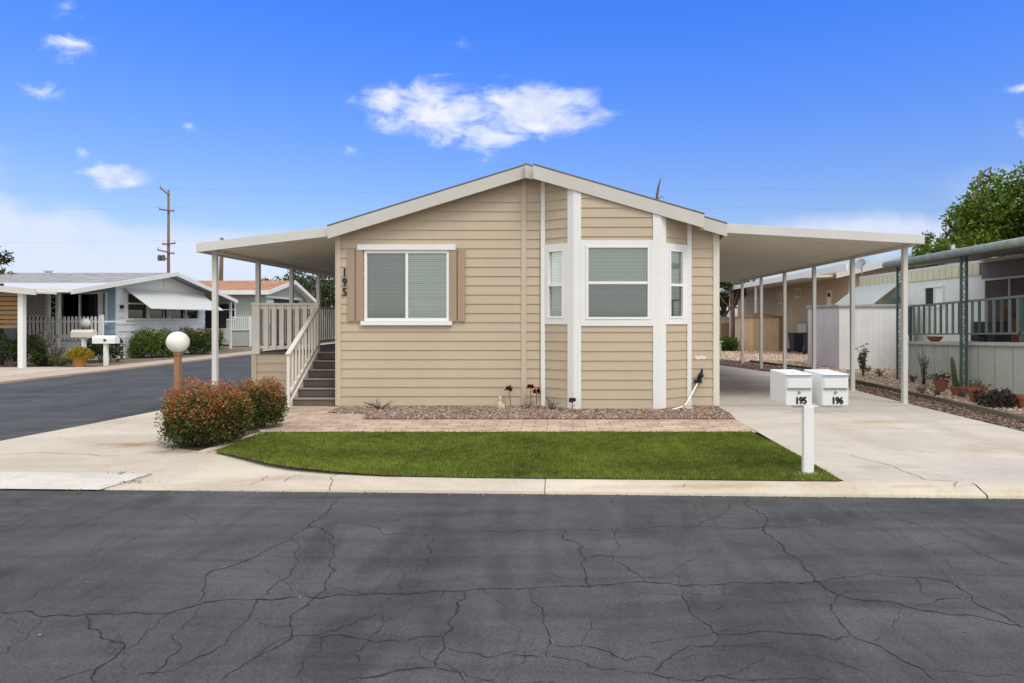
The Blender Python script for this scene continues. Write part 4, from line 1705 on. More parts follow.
# ------------------------------------------------------------------ mailboxes
def mailbox(parent, x0, w, d, zb, h, number=None, matl=None):
    """front faces -Y at y=0 (local), body goes back to y=d"""
    matl = matl or VINYL
    b = MB()
    prof = [(0, zb), (0, zb + h - .02), (-.03, zb + h - .012), (-.03, zb + h), (d, zb + h + .01), (d, zb)]
    b.prism(prof, 'x', x0, x0 + w)
    mo = b.build('mailbox', matl, parent, local=True, bevel=.006)
    b = MB()
    b.box(x0 + .018, x0 + w - .018, -.012, .004, zb + h * .56, zb + h * .84)
    b.build('flap', matl, mo, local=True, bevel=.003)
    b = MB()
    b.box(x0 + .012, x0 + w - .012, -.016, .002, zb + h * .525, zb + h * .545)
    b.build('handle', GREYMETAL, mo, local=True)
    b = MB()
    b.tube([(x0 + w / 2, -.010, zb + h * .42), (x0 + w / 2, .004, zb + h * .42)], .016, 12)
    b.build('lock', GREYMETAL, mo, local=True)
    if number:
        pl = Matrix.Translation((x0 + w / 2 + .02, -.003, zb + .022)) @ Matrix.Rotation(R(90), 4, 'X')
        text_mesh('number', number, .104, BLACKM, mo, pl, .002, .0065, .80)
    return mo


mbx = thing('mailbox_stand', 'pair of white mailboxes numbered 195 and 196 on a white post', 'mailbox', (2.695, 7.42, 0))
b = MB()
b.box(-.055, .055, -.03, .045, 0, .745)
b.build('post', VINYL, mbx, local=True, bevel=.006)
b = MB()
b.box(-.13, .40, .06, .16, .72, .745)
b.build('shelf_bracket', VINYL, mbx, local=True, bevel=.004)
mailbox(mbx, -.24, .285, .56, .748, .345, '195')
mailbox(mbx, .155, .285, .56, .748, .345, '196')
b = MB()
prof = [(.17, 0), (.16, .012), (.08, .02), (.07, .02)]
b.lathe(prof, (0, 0, 0), 16)
b.build('footing', CONCL, mbx, local=True)

for (u, yy, lab, zz) in ((84, 26.2, 'distant white mailbox on post, the left one by the yellow flowers', 1.02), (106, 25.2, 'distant white mailbox on post right of the yellow flowers', .82)):
    t = thing('mailbox_stand', lab, 'mailbox', (X(u, yy), yy, -.03), 0, 'mailboxes across the side street')
    b = MB()
    b.box(-.06, .06, -.06, .06, 0, zz)
    b.build('post', VINYL, t, local=True)
    b = MB()
    b.prism([(-.14, zz), (-.14, zz + .2), (-.06, zz + .29), (.06, zz + .29), (.14, zz + .2), (.14, zz)], 'x', -.42, .42)
    b.build('mailbox', OFFWHITE if u < 100 else VINYL, t, local=True)
    if u > 100:
        b = MB()
        b.box(.0, .1, -.15, -.139, zz + .08, zz + .16)
        b.build('number_plate', BLACK, t, local=True)


# ================================================================== PLANTS
def bush(name, label, cat, c, rx, ry, h, n, leaf, cols_low, cols_top, wl, wt, group=None, topz=.55, m=None, lumps=26, twig=BARK, base=.03, up=.35, low=False):
    t = thing(name, label, cat, (c[0], c[1], c[2] if len(c) > 2 else 0), 0, group)
    z0 = OFF[t.name].z
    cen, rad = [], []
    for k in range(lumps):
        a = 2 * math.pi * (k * .618)
        e = (k + .5) / lumps
        zz = base + h * (.16 + .62 * e)
        rr = math.sin(math.acos(min(1, abs(e * .9 - .35)))) * .66
        cen.append((c[0] + rx * rr * math.cos(a) * random.uniform(.85, 1.08), c[1] + ry * rr * math.sin(a) * random.uniform(.85, 1.08), z0 + zz))
        rad.append(random.uniform(.24, .36) * min(rx, ry, h * .8) * 1.15)
    if low:
        for k in range(16):
            a = 2 * math.pi * k / 16
            cen.append((c[0] + rx * .56 * math.cos(a), c[1] + ry * .56 * math.sin(a), z0 + h * random.uniform(.20, .3))); rad.append(min(rx, ry) * .33)
        for k in range(16):
            a = 2 * math.pi * (k + .5) / 16
            cen.append((c[0] + rx * .64 * math.cos(a), c[1] + ry * .64 * math.sin(a), z0 + h * random.uniform(.38, .50))); rad.append(min(rx, ry) * random.uniform(.28, .36))
    cen.append((c[0], c[1], z0 + h * .5)); rad.append(min(rx, ry, h) * .55)
    P, D = clump_points(cen, rad, n, .25)
    P[:, 2] = np.maximum(P[:, 2], z0 + base)
    rel = (P[:, 2] - z0) / h
    rad_out = np.sqrt(((P[:, 0] - c[0]) / rx) ** 2 + ((P[:, 1] - c[1]) / ry) ** 2)
    topness = np.clip((rel - topz) * 2.2 + (rad_out - .7) * .5 + rng.normal(0, .28, n) + .55 * np.array([mnoise.noise(Vector(p) * 3.2) for p in P]), 0, 1)
    ta = tints(n, cols_low, wl, .3)
    tb = tints(n, cols_top, wt, .25)
    tt = np.where((rng.random(n) < topness)[:, None], tb, ta)
    leaves('foliage', P, rng.uniform(.6, 1.2, n) * leaf, tt, m or LEAF, t, outward=D, up=up)
    mb = MB()
    for k in range(9):
        a = k * 2.4
        e = Vector((c[0] + rx * .62 * math.cos(a), c[1] + ry * .62 * math.sin(a), z0 + h * random.uniform(.5, .8)))
        s_ = Vector((c[0] + .05 * math.cos(a), c[1] + .05 * math.sin(a), z0))
        mb.tube([s_, s_.lerp(e, .5) + Vector((0, 0, h * .08)), e], [.018, .012, .005], 5)
    mb.build('stem', twig, t)
    return t


GL = [(.06, .085, .02), (.085, .12, .026), (.04, .055, .016), (.13, .155, .035)]
RT = [(.46, .145, .065), (.39, .19, .06), (.54, .19, .10), (.26, .21, .05), (.38, .085, .05)]
bush('red_tip_bush', 'larger rounded reddish green bush at the corner of the lawn', 'bush', (-4.77, 9.25, 0), .60, .58, .90, 32000, .043, GL + [(.17, .08, .03), (.12, .11, .03)], RT, [.28, .27, .14, .13, .1, .08], [.26, .22, .2, .2, .12], 'red tipped bushes', .42, base=.0, up=.5, low=True)
bush('red_tip_bush', 'smaller reddish green bush behind the larger one near the stairs', 'bush', (-4.66, 10.6, 0), .41, .44, .86, 17000, .043, GL + [(.17, .08, .03), (.12, .11, .03)], RT, [.30, .28, .14, .14, .08, .06], [.26, .26, .14, .24, .10], 'red tipped bushes', .46, base=.0, up=.5, low=True)


def tree(name, label, c, h, crown_r, n, leaf, cols, w, trunk_r=.2, crown_z=.62, clumps=40, bark=BARK, group=None, squash=.85, limbs=9, lean=(0, 0), seedshift=0, shell=.25):
    t = thing(name, label, 'tree', c, 0, group)
    c = Vector(c)
    cz = c.z + h * crown_z
    cc = Vector((c.x + lean[0], c.y + lean[1], cz))
    cen, rad, tips = [], [], []
    for k in range(clumps):
        d_ = Vector(rng.normal(size=3)).normalized()
        r_ = crown_r * random.uniform(.35, .95)
        p = cc + Vector((d_.x * r_, d_.y * r_, d_.z * r_ * squash))
        cen.append(tuple(p)); rad.append(crown_r * random.uniform(.16, .30))
        tips.append(p)
    P, D = clump_points(cen, rad, n, shell)
    ci = np.array([mnoise.noise(Vector(p) * (1.4 / max(crown_r, .5) * 2)) for p in P])
    tt = tints(n, cols, w, .28) * (1 + .35 * ci)[:, None]
    leaves('crown', P, rng.uniform(.6, 1.2, n) * leaf, tt, LEAF, t, outward=D * .4)
    mb = MB()
    tk = [c, c + Vector((lean[0] * .2, lean[1] * .2, h * .22)), c.lerp(cc, .62), cc + Vector((0, 0, crown_r * .35))]
    mb.tube(tk, [trunk_r * 1.25, trunk_r, trunk_r * .75, trunk_r * .2], 9)
    for p in random.sample(tips, min(limbs, len(tips))):
        s_ = tk[1].lerp(tk[2], random.uniform(.4, 1))
        m_ = s_.lerp(p, .55) + Vector((0, 0, -.08 * h * random.random()))
        mb.tube([s_, m_, p], [trunk_r * .45, trunk_r * .28, trunk_r * .07], 6)
    mb.build('trunk', bark, t, smooth=True)
    return t


# big green tree at right
TG = [(.085, .15, .016), (.125, .21, .024), (.055, .10, .013), (.18, .275, .035), (.22, .31, .05)]
tr = tree('leafy_tree', 'big bright green tree behind the mint green house', (26.0, 36, -.03), 10.2, 5.0, 56000, .28, TG, [.27, .27, .16, .18, .12], .28, .60, 60, squash=.86, shell=.3)
mb = MB()
yb = 36
mb.tube([(X(972, yb), yb, Z(200, yb)), (X(978, yb), yb, Z(188, yb)), (X(982, yb), yb, Z(174, yb)), (X(988, yb), yb, Z(169, yb)), (X(991, yb), yb, Z(167, yb)), (X(990, yb), yb, Z(178, yb))], [.06, .05, .045, .04, .035, .02], 6)
mb.build('bare_branch', BARK, tr)
tree('leafy_tree', 'low green tree left of the big tree above mint roof', (X(931, 29.3), 29.3, -.03), 5.3, 1.25, 4200, .20, TG, [.3, .28, .2, .15, .07], .12, .80, 24, group=None)
# bare snag rising behind the roof
sn = thing('bare_snag', 'bare grey dead tree tip rising behind the tan house roof', 'tree', (X(658, 40), 40, -.03))
mb = MB()
x0 = X(657, 40)
mb.tube([(x0 - .3, 40, 0), (x0 - .2, 40, 4), (x0 - .05, 40, 7.5), (x0, 40, Z(196, 40)), (x0 + .08, 40, Z(187, 40)), (x0 + .22, 40, Z(178, 40))], [.2, .15, .10, .075, .06, .02], 8)
mb.tube([(x0 - .02, 40, Z(200, 40)), (x0 + .3, 40, Z(196, 40)), (x0 + .45, 40, Z(199, 40))], [.03, .02, .01], 6)
mb.build('trunk', BARK, sn)

# trees behind the left patio cover
TD = [(.045, .07, .022), (.07, .095, .03), (.03, .045, .018), (.11, .13, .05)]
tree('street_tree', 'grey green loose tree leaning beyond the porch of the tan house', (X(338, 70), 70, -.03), 7.0, 4.0, 5200, .34, TD, [.3, .3, .2, .2], .26, .68, 34, lean=(-2.0, 0), squash=.5, shell=.4)
tree('street_tree', 'far dark green tree above the orange roof', (X(290, 72), 72, -.03), 6.7, 3.2, 2600, .38, TD, [.3, .3, .2, .2], .25, .64, 26)
tree('street_tree', 'far dark green tree beyond the orange roof, left of the others', (X(266, 80), 80, -.03), 6.5, 3.0, 2200, .42, TD, [.3, .3, .2, .2], .25, .64, 26)
tree('street_tree', 'yellow green tree at the left edge beyond the honey slat carport', (X(-13, 32), 32, -.04), Z(260, 32), 1.8, 3400, .28, [(.11, .15, .02), (.15, .18, .03), (.07, .10, .015)], [.4, .35, .25], .12, .66, 26)
tree('street_tree', 'tall dark tree sprig at the far left edge', (X(-25, 45), 45, -.04), Z(230, 45), 1.8, 2600, .30, TD, [.3, .3, .2, .2], .2, .78, 22)
# trees behind the carport
tree('street_tree', 'dark green tree seen under the carport beside house corner', (X(724, 52), 52, -.03), 5.4, 1.9, 3600, .26, [(.04, .075, .015), (.06, .10, .02), (.03, .05, .012)], [.4, .35, .25], .28, .66, 24, limbs=7)
tk = tree('red_bark_tree', 'forked reddish brown trunk tree behind the carport posts', (X(733, 42), 42, -.03), 5.6, 1.5, 1500, .26, [(.04, .075, .015), (.06, .10, .02)], [.5, .5], .13, .78, 14, bark=REDBARK, limbs=8)

# ------------------------------------------------------------------ little plants in the front bed
def aeonium(label, x, y, h, r, lean=0.0, hang=False):
    t = thing('dark_red_flower', label, 'plant', (x, y, .01), 0, 'dark red flowers in the gravel bed')
    mb = MB()
    mb.tube([(x - lean, y, .01), (x - lean * .6, y + .01, h * .5), (x, y, h)], [.009, .008, .007], 6)
    mb.tube([(x - lean * .6, y, h * .45), (x + .05, y - .02, h * .62)], [.006, .004], 5)
    mb.build('stem', mat('dry_stem', (.22, .13, .08), .9, .2, 9), t)
    n = 46
    a = rng.uniform(0, 2 * np.pi, n)
    e = rng.uniform(-.5, 1.0, n)
    D = np.column_stack([np.cos(a) * np.cos(e), np.sin(a) * np.cos(e), np.sin(e)])
    P = np.array([x, y, h]) + D * r * .15
    leaves('flower_head', P, rng.uniform(.7, 1.1, n) * r, tints(n, [(.13, .012, .012), (.20, .02, .018), (.07, .008, .01)], None, .25), DRYLEAF, t, outward=D * 4, aspect=.5)


for (u, v, vb, r, lab, lean) in ((508.5, 389, 405, .085, 'dark red flower on a stem nearest the small stone figure', -.05), (530.5, 387, 404, .075, 'tallest dark red flower left of the thin white trim', .0),
                                 (536.5, 392, 405, .085, 'dark red flower right against the thin white trim', .0), (572.5, 400.5, 408, .075, 'low dark red flower in front of the wide white bay board', .0)):
    y = 12.9 if u < 560 else 12.45
    aeonium(lab, X(u, y), y, Z(v, y), r, lean)


def twiggy(name, label, c, h, spread, n, nleaf, leaf, cols, cat='plant', group=None, stemc=None, rr=.006):
    t = thing(name, label, cat, c, 0, group)
    mb = MB()
    P = []
    for k in range(n):
        a = random.uniform(0, 2 * math.pi)
        s_ = spread * random.uniform(.4, 1)
        e = Vector((c[0] + s_ * math.cos(a), c[1] + s_ * math.sin(a), c[2] + h * random.uniform(.55, 1)))
        b0 = Vector(c) + Vector((random.uniform(-.03, .03), random.uniform(-.03, .03), 0))
        m_ = b0.lerp(e, .5) + Vector((0, 0, h * .12))
        mb.tube([b0, m_, e], [rr, rr * .75, rr * .35], 5)
        for q in range(max(1, nleaf // n)):
            f = random.uniform(.15, 1)
            p = b0.lerp(m_, f * 2) if f < .5 else m_.lerp(e, f * 2 - 1)
            P.append(tuple(p))
    mb.build('stem', stemc or BARK, t)
    if nleaf:
        P = np.array(P)
        leaves('foliage', P, rng.uniform(.6, 1.2, len(P)) * leaf, tints(len(P), cols, None, .25), LEAF, t, aspect=.4)
    return t


DRY = mat('dry_twig', (.16, .125, .10), .9, .2, 9)
DARKTWIG = mat('dark_twig', (.05, .045, .04), .9, .2, 9)
twiggy('scraggly_plant', 'dark scraggly low plant with arching stems under the left window', (X(380, 12.6), 12.6, .01), .20, .32, 16, 60, .035, [(.05, .05, .04), (.10, .09, .06), (.16, .14, .10)], stemc=DARKTWIG)
twiggy('scraggly_plant', 'dark scraggly low plant at foot of the left bay panel', (X(553, 12.55), 12.55, .01), .24, .20, 14, 50, .035, [(.05, .06, .05), (.10, .10, .08), (.16, .14, .10)], stemc=DARKTWIG)
twiggy('scraggly_plant', 'thin sprig of dry stems between red flowers and white trim', (X(527, 12.8), 12.8, .01), .16, .16, 10, 20, .03, [(.12, .07, .05)], stemc=DRY)
# small stone figure
fg = MB()
yy = 12.75
fg.lathe([(.045, 0), (.06, .02), (.055, .08), (.04, .13), (.022, .15), (.034, .175), (.036, .20), (.02, .23), (.005, .24)], (X(500, yy), yy, .01), 14)
fg.lathe([(.03, 0), (.035, .03), (.03, .08), (.01, .10)], (X(500, yy) + .06, yy - .01, .01), 10)
fo = fg.build('garden_figure', mat('pale_stone', (.56, .48, .35), .85, .08, 15, .3, 60), smooth=True)
tag(fo, 'small cream stone garden figure on the reddish gravel', 'ornament')

# ================================================================== RIGHT NEIGHBOUR (mint house)
mh = thing('mint_house', 'pale mint green mobile home with long green edged awning', 'house', (12.3, 14, 0))
HX = 12.3
mb = MB()
mb.box(HX, HX + 6.5, 12.0, 27.9, 0, 3.32)
mb.build('wall', MINT, mh)
mb = MB()
mb.box(HX - .03, HX + 6.6, 11.9, 28.0, 3.325, 3.42)
mb.build('roof', ALU, mh)
mb = MB()
mb.box(HX - .04, HX - .005, 19.95, 27.95, 2.98, 3.32)
mb.build('valance', YELLOWCORR, mh)
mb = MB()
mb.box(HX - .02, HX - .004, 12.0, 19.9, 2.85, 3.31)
mb.build('painted_shade_panel', BROWNCORR, mh)  # dark brown strip paints the awning's shade onto the wall top
WM = WallFrame((HX, 27.9), (HX, 12.0))    # outward normal is -X
tm = lambda y: 27.9 - y
make_window(mh, WM, tm(19.75), tm(17.0), 1.55, 2.85, ('v', tm(18.65)), .06, blind=False, glass=GLASSD, frame=ALU, out0=.0, out1=.05)
mb = MB()
mb.box(HX - .003, HX - .001, 17.0, 19.75, 1.55, 2.85)
mb.build('window_curtain', mat('brown_curtain', (.11, .085, .07), .8, .2, 6, stretch=(1, 6, .3)), mh)
w = make_window(mh, WM, tm(23.0), tm(21.85), 2.05, 2.78, ('v', tm(22.4)), .06, blind=False, glass=GLASS, frame=WHITE, out0=.0, out1=.05)
mb = MB()
mb.box(HX - .004, HX - .001, 21.9, 22.4, 2.1, 2.75)
mb.build('blind', BLIND, w)
mb = MB()
mb.box(HX - .0045, HX - .001, 22.41, 22.95, 2.1, 2.75)
mb.build('dark_pane', DARKIN, w)
# slatted window awning
mb = MB()
for k in range(9):
    f0, f1 = k / 9, (k + .8) / 9
    xa, xb_ = HX - .06 - .95 * f0, HX - .06 - .95 * f1
    za, zb_ = 3.02 - .74 * f0, 3.02 - .74 * f1 - .05
    mb.hexa([(xa, 24.6, za - .015), (xb_, 24.6, zb_ - .015), (xb_, 28.2, zb_ - .015), (xa, 28.2, za - .015), (xa, 24.6, za), (xb_, 24.6, zb_), (xb_, 28.2, zb_), (xa, 28.2, za)])
mb.build('window_awning', mat('mint_slat', (.50, .56, .50), .55, .06, 3), mh)
mb = MB()
mb.prism([(HX - .06, 2.55), (HX - .55, 2.25), (HX - .06, 2.25)], 'y', 24.62, 24.64)
mb.build('awning_side', GREENTRIM, mh)

# awning along the porch
aw = thing('porch_awning', 'green trimmed awning roof over the mint porch on ornamental posts', 'awning', (9.4, 16, 0))
mb = MB()
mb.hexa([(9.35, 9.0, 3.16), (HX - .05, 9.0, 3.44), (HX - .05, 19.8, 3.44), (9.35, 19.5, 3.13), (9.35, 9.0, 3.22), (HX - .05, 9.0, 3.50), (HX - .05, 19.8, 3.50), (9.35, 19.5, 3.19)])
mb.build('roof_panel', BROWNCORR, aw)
mb = MB()
mb.tube([(9.31, 9.0, 3.26), (9.31, 19.55, 3.235)], .095, 12)
mb.build('fascia', GREENFASCIA, aw, smooth=True)
mb = MB()
mb.bar((9.35, 19.6, 3.2), (HX - .05, 19.85, 3.47), .06, .14)
mb.build('end_trim', GREENFASCIA, aw)
for y in (16.15, 19.2, 12.4):
    mb = MB()
    for dx_ in (-.065, .065):
        mb.box(9.55 + dx_ - .022, 9.55 + dx_ + .022, y - .028, y + .028, 0, 3.17)
    p_ = mb.build('post', GREENTRIM, aw)
    mb = MB()
    z = .15
    k = 0
    while z < 3.0:
        s_ = 1 if k % 2 else -1
        mb.tube([(9.55 - .045 * s_, y, z), (9.55 + .02 * s_, y, z + .06), (9.55 - .02 * s_, y, z + .12), (9.55 + .045 * s_, y, z + .18)], .011, 5)
        z += .2
        k += 1
    mb.build('scrollwork', GREENTRIM, p_)
# porch deck
pd = thing('mint_porch', 'mint green raised porch with board skirting and slatted railing', 'porch', (9.8, 16, 0))
slope = lambda y: -.028 * (y - 14.6)
mb = MB()
mb.hexa([(9.8, 11.0, 0), (9.8, 19.2, 0), (9.86, 19.2, 0), (9.86, 11.0, 0), (9.8, 11.0, 1.12 + slope(11)), (9.8, 19.2, 1.12 + slope(19.2)), (9.86, 19.2, 1.12 + slope(19.2)), (9.86, 11, 1.12 + slope(11))])
mb.box(9.865, HX, 19.14, 19.2, 0, .98)
mb.build('skirting', MINTSKIRT, pd)
mb = MB()
mb.hexa([(9.74, 10.95, 1.115 + slope(11)), (HX - .01, 10.95, 1.115 + slope(11)), (HX - .01, 19.25, 1.115 + slope(19.2)), (9.74, 19.25, 1.115 + slope(19.2)),
         (9.74, 10.95, 1.19 + slope(11)), (HX - .01, 10.95, 1.19 + slope(11)), (HX - .01, 19.25, 1.19 + slope(19.2)), (9.74, 19.25, 1.19 + slope(19.2))])
mb.build('deck_floor', MINTEDGE, pd)
for (zz, nm, hh) in ((2.17, 'top_rail', .05), (1.385, 'bottom_rail', .04)):
    mb = MB()
    mb.bar((9.82, 11, zz + slope(11)), (9.82, 19.15, zz + slope(19.15)), .06, hh)
    mb.build(nm, GREENRAIL, pd)
y = 11.1
k = 0
while y < 19.2:
    mb = MB()
    mb.box(9.81, 9.835, y, y + .075, 1.37 + slope(y), 2.15 + slope(y))
    mb.build('slat', GREENRAIL if k % 3 else GREENTRIM, pd)
    y += .27
    k += 1
mb = MB()
for yy in (11.05, 14.5, 19.1):
    mb.box(9.79, 9.85, yy, yy + .06, 1.19 + slope(yy), 2.15 + slope(yy))
mb.build('rail_post', GREENTRIM, pd)

# things on that porch
cb = thing('porch_cabinet', 'dark brown wooden cabinet standing on the mint porch behind the railing', 'cabinet', (11.3, 17.9, 1.1))
mb = MB()
mb.box(11.0, 11.6, 17.3, 18.3, 1.1, 1.62)
mb.build('body', mat('dark_wood', (.06, .045, .04), .6, .2, 4), cb, bevel=.01)
mb = MB()
mb.box(11.2, 11.6, 17.2, 17.5, 1.62, 1.95)
mb.build('stacked_box', WOODBROWN, cb, bevel=.01)
pb = thing('wood_planter', 'red brown wooden planter box with a small green plant on porch', 'planter', (10.6, 15.2, 1.15))
mb = MB()
mb.box(10.3, 11.1, 14.2, 15.6, 1.16, 1.70)
mb.build('box', WOODBROWN, pb, bevel=.01)
n = 160
P = np.array([10.5, 14.95, 1.72]) + rng.normal(size=(n, 3)) * np.array([.10, .12, .07])
leaves('foliage', P, .09, tints(n, [(.06, .14, .03), (.09, .18, .04)]), LEAF, pb)
kt = thing('watering_can', 'small black watering can on the mint porch ledge by the post', 'watering can', (9.9, 16.0, 1.15))
mb = MB()
mb.lathe([(.09, 0), (.11, .03), (.10, .14), (.05, .18)], (9.93, 16.05, 1.16), 14)
mb.build('body', BLACK, kt, smooth=True)
mb = MB()
mb.tube([(9.93, 15.96, 1.22), (9.93, 15.8, 1.36)], [.025, .012], 8)
mb.build('spout', BLACK, kt)
mb = MB()
mb.tube([(9.93, 16.14, 1.22), (9.93, 16.22, 1.30), (9.93, 16.12, 1.40), (9.93, 16.0, 1.36)], .01, 6)
mb.build('handle', BLACK, kt)


def pot(name, label, c, r, h, group=None, m=TERRA, bowl=False):
    t = thing(name, label, 'flower pot', c, 0, group)
    mb = MB()
    if bowl:
        mb.lathe([(r * .5, 0), (r * .85, h * .5), (r, h), (r * .9, h), (r * .75, h * .6)], (0, 0, 0), 18)
    else:
        mb.lathe([(r * .68, 0), (r * .90, h * .74), (r * 1.02, h * .75), (r * 1.05, h), (r * .92, h), (r * .9, h * .88)], (0, 0, 0), 20)
    mb.build('pot', m, t, local=True)
    mb = MB()
    mb.lathe([(r * .88, h * .82), (r * .4, h * .9), (.002, h * .92)], (0, 0, 0), 14)
    mb.build('soil', SOIL, t, local=True)
    return t


def pot_leaves(t, n, spread, up, leaf, cols):
    P = rng.normal(size=(n, 3)) * np.array(spread)
    P[:, 2] = np.abs(P[:, 2]) + up
    D = unit(P - np.array([0, 0, up - .1]))
    leaves('foliage', P, rng.uniform(.6, 1.2, n) * leaf, tints(n, cols), LEAF, t, outward=D, local=True, aspect=.35)


y = F * EYE / (401 - PV)
p = pot('terracotta_pot', 'largest terracotta pot with yellow green sprouts on the pale gravel', (X(977, y), y, 0), .185, .29, 'terracotta pots on the gravel')
pot_leaves(p, 60, (.07, .07, .06), .28, .09, [(.20, .22, .05), (.12, .16, .04)])
y = F * EYE / (395.5 - PV)
p = pot('terracotta_pot', 'small terracotta pot at the foot of the tall cactus', (X(956.5, y), y, 0), .125, .20, 'terracotta pots on the gravel')
pot_leaves(p, 60, (.07, .07, .05), .19, .07, [(.16, .12, .07), (.10, .12, .05)])
y = F * EYE / (390 - PV)
p = pot('terracotta_pot', 'terracotta pot with reddish succulents left of the cactus', (X(941, y), y, 0), .16, .24, 'terracotta pots on the gravel')
pot_leaves(p, 130, (.13, .13, .06), .24, .10, [(.13, .06, .05), (.16, .09, .06), (.10, .10, .06)])
y = F * EYE / (408 - PV)
p = pot('terracotta_pot', 'terracotta pot cut off at the right edge of the gravel', (X(1025, y), y, 0), .17, .24, 'terracotta pots on the gravel')
p = pot('terracotta_bowl', 'shallow terracotta bowl on the ledge of the mint porch', (9.88, 18.0, 1.10), .20, .13, None, TERRA, True)
# cactus
y = 16.35
ca = thing('cactus', 'tall leaning columnar green cactus against the mint skirting', 'cactus', (X(956, y), y, 0))
mb = MB()
xc = X(956, y)
n_ = 14
pts_ = [(xc - .10 * k / 10, y, .0 + .078 * k) for k in range(11)]
rs_ = [.05, .06, .064, .064, .062, .06, .058, .055, .05, .04, .015]
vs, fs = [], []
for i, p_ in enumerate(pts_):
    for k in range(24):
        a = 2 * math.pi * k / 24
        rr = rs_[i] * (1.0 + .16 * (1 if k % 3 == 0 else -.4))
        vs.append((p_[0] + rr * math.cos(a) * .8, p_[1] + rr * math.sin(a), p_[2]))
for i in range(10):
    for k in range(24):
        fs.append((i * 24 + k, i * 24 + (k + 1) % 24, (i + 1) * 24 + (k + 1) % 24, (i + 1) * 24 + k))
fs.append(tuple(range(240, 264)))
mb.add(vs, fs)
mb.build('column', CACTUS, ca)
# purple grey mound and weeds
y = F * EYE / (409 - PV)
SUCC = [(.075, .06, .055), (.11, .085, .075), (.05, .045, .04), (.15, .12, .10)]
bush('succulent_mound', 'low purplish grey mound of succulents before the mint skirting', 'plant', (X(1003, y), y + .25, 0), .46, .34, .30, 2200, .07, SUCC, SUCC, None, None, lumps=14)
twiggy('tall_weed', 'tall thin weed growing by the white shed', (X(863, 20.3), 20.3, 0), .95, .17, 14, 240, .11, [(.10, .15, .04), (.14, .19, .06)])
twiggy('tall_weed', 'wispy dark stemmed plant against the mint skirting', (X(924, 17.6), 17.6, 0), .95, .22, 14, 170, .055, [(.05, .07, .04), (.08, .10, .05)], stemc=DARKTWIG)
for (u, v, lab) in ((938, 396, 'small grey green tuft beside the reddish succulents'), (963, 397, 'small grey tuft between the cactus and largest pot'), (913, 382, 'low green tuft at the left end of mint skirting'),
                    (880, 376, 'sparse dry tuft near the white shed'), (868, 372, 'sparse dry tuft close to the foot of tall weed'), (921, 395, 'sparse olive tuft beside the timber edging')):
    g = G(u, v)
    twiggy('grass_tuft', lab, (g[0], g[1], 0), .22, .17, 18, 90, .06, [(.16, .16, .09), (.10, .12, .06), (.22, .19, .12)], 'plant', 'tufts on the pale gravel', stemc=DRY)

# white shed
sh = thing('white_shed', 'white ribbed metal shed with grey green roof edge', 'shed', (9.4, 23, 0))
mb = MB()
mb.box(9.40, 11.9, 23.0, 23.04, 0, 2.10)
mb.build('front_wall', SHEDW, sh)
mb = MB()
mb.box(9.40, 9.44, 23.041, 25.9, 0, 2.10)
mb.box(11.86, 11.9, 23.041, 25.9, 0, 2.10)
mb.box(9.441, 11.859, 25.86, 25.9, 0, 2.10)
mb.build('side_wall', SHEDW2, sh)
mb = MB()
mb.box(9.34, 11.96, 22.94, 25.96, 2.10, 2.18)
mb.build('roof', mat('shed_roof', (.38, .41, .38), .6, .1, 2), sh, bevel=.01)

# ------------------------------------------------------------------ tan house beyond
th = thing('tan_house', 'large tan neighbouring house with white eave beyond the carport', 'house', (13, 31, 0))
mb = MB()
mb.box(13.0, 22, 30.8, 41.0, 0, 3.75)
mb.prism([(13.0, 3.75), (22, 3.75), (17.5, 4.75)], 'y', 30.8, 30.95)
mb.cur = 1
mb.box(13.0, 22, 41.001, 50, 0, 3.75)
mb.build('wall', [TANWALL, TANGROOVE], th)
mb = MB()
mb.box(12.99, 13.0, 30.79, 30.8, 0, 3.7)
mb.prism([(12.99, .0), (22, 0), (22, 3.7), (17.5, 4.7), (12.99, 3.7)], 'y', 30.77, 30.795)
mb.build('front_wall', PINKWALL, th)
mb = MB()
for sgn, xe in ((1, 12.3), (-1, 22.7)):
    xm = 17.5
    mb.hexa([(xe, 30.3, 3.62), (xm, 30.3, 4.76), (xm, 50.5, 4.76), (xe, 50.5, 3.62), (xe, 30.3, 3.72), (xm, 30.3, 4.86), (xm, 50.5, 4.86), (xe, 50.5, 3.72)])
mb.build('roof', SHINGLE3, th)
mb = MB()
mb.hexa([(12.25, 30.25, 3.5), (17.5, 30.25, 4.7), (17.5, 30.29, 4.7), (12.25, 30.29, 3.5), (12.25, 30.25, 3.86), (17.5, 30.25, 5.0), (17.5, 30.29, 5.0), (12.25, 30.29, 3.86)])
mb.build('fascia', ALU, th)
mb = MB()
mb.hexa([(10.6, 30.8, 3.53), (13.0, 30.8, 3.62), (13.0, 48, 3.62), (10.6, 48, 3.53), (10.6, 30.8, 3.61), (13.0, 30.8, 3.72), (13.0, 48, 3.72), (10.6, 48, 3.61)])
mb.build('side_awning', UNDER, th)
mb = MB()
mb.box(10.54, 10.6, 25.15, 48, 3.48, 3.73)
mb.build('awning_fascia', WHITE, th)
for y in (37.2, 42.8):
    mb = MB()
    mb.box(10.62, 10.72, y - .05, y + .05, 0, 3.53)
    mb.build('awning_post', WHITE, th)
WT = WallFrame((13.0, 50), (13.0, 30.8))
tt_ = lambda y: 50 - y


def small_win(yc, w_, z0, z1):
    make_window(th, WT, tt_(yc + w_ / 2), tt_(yc - w_ / 2), z0, z1, ('v', tt_(yc)), .07, blind=False, glass=GLASSD, frame=OFFWHITE, out0=0, out1=.05)


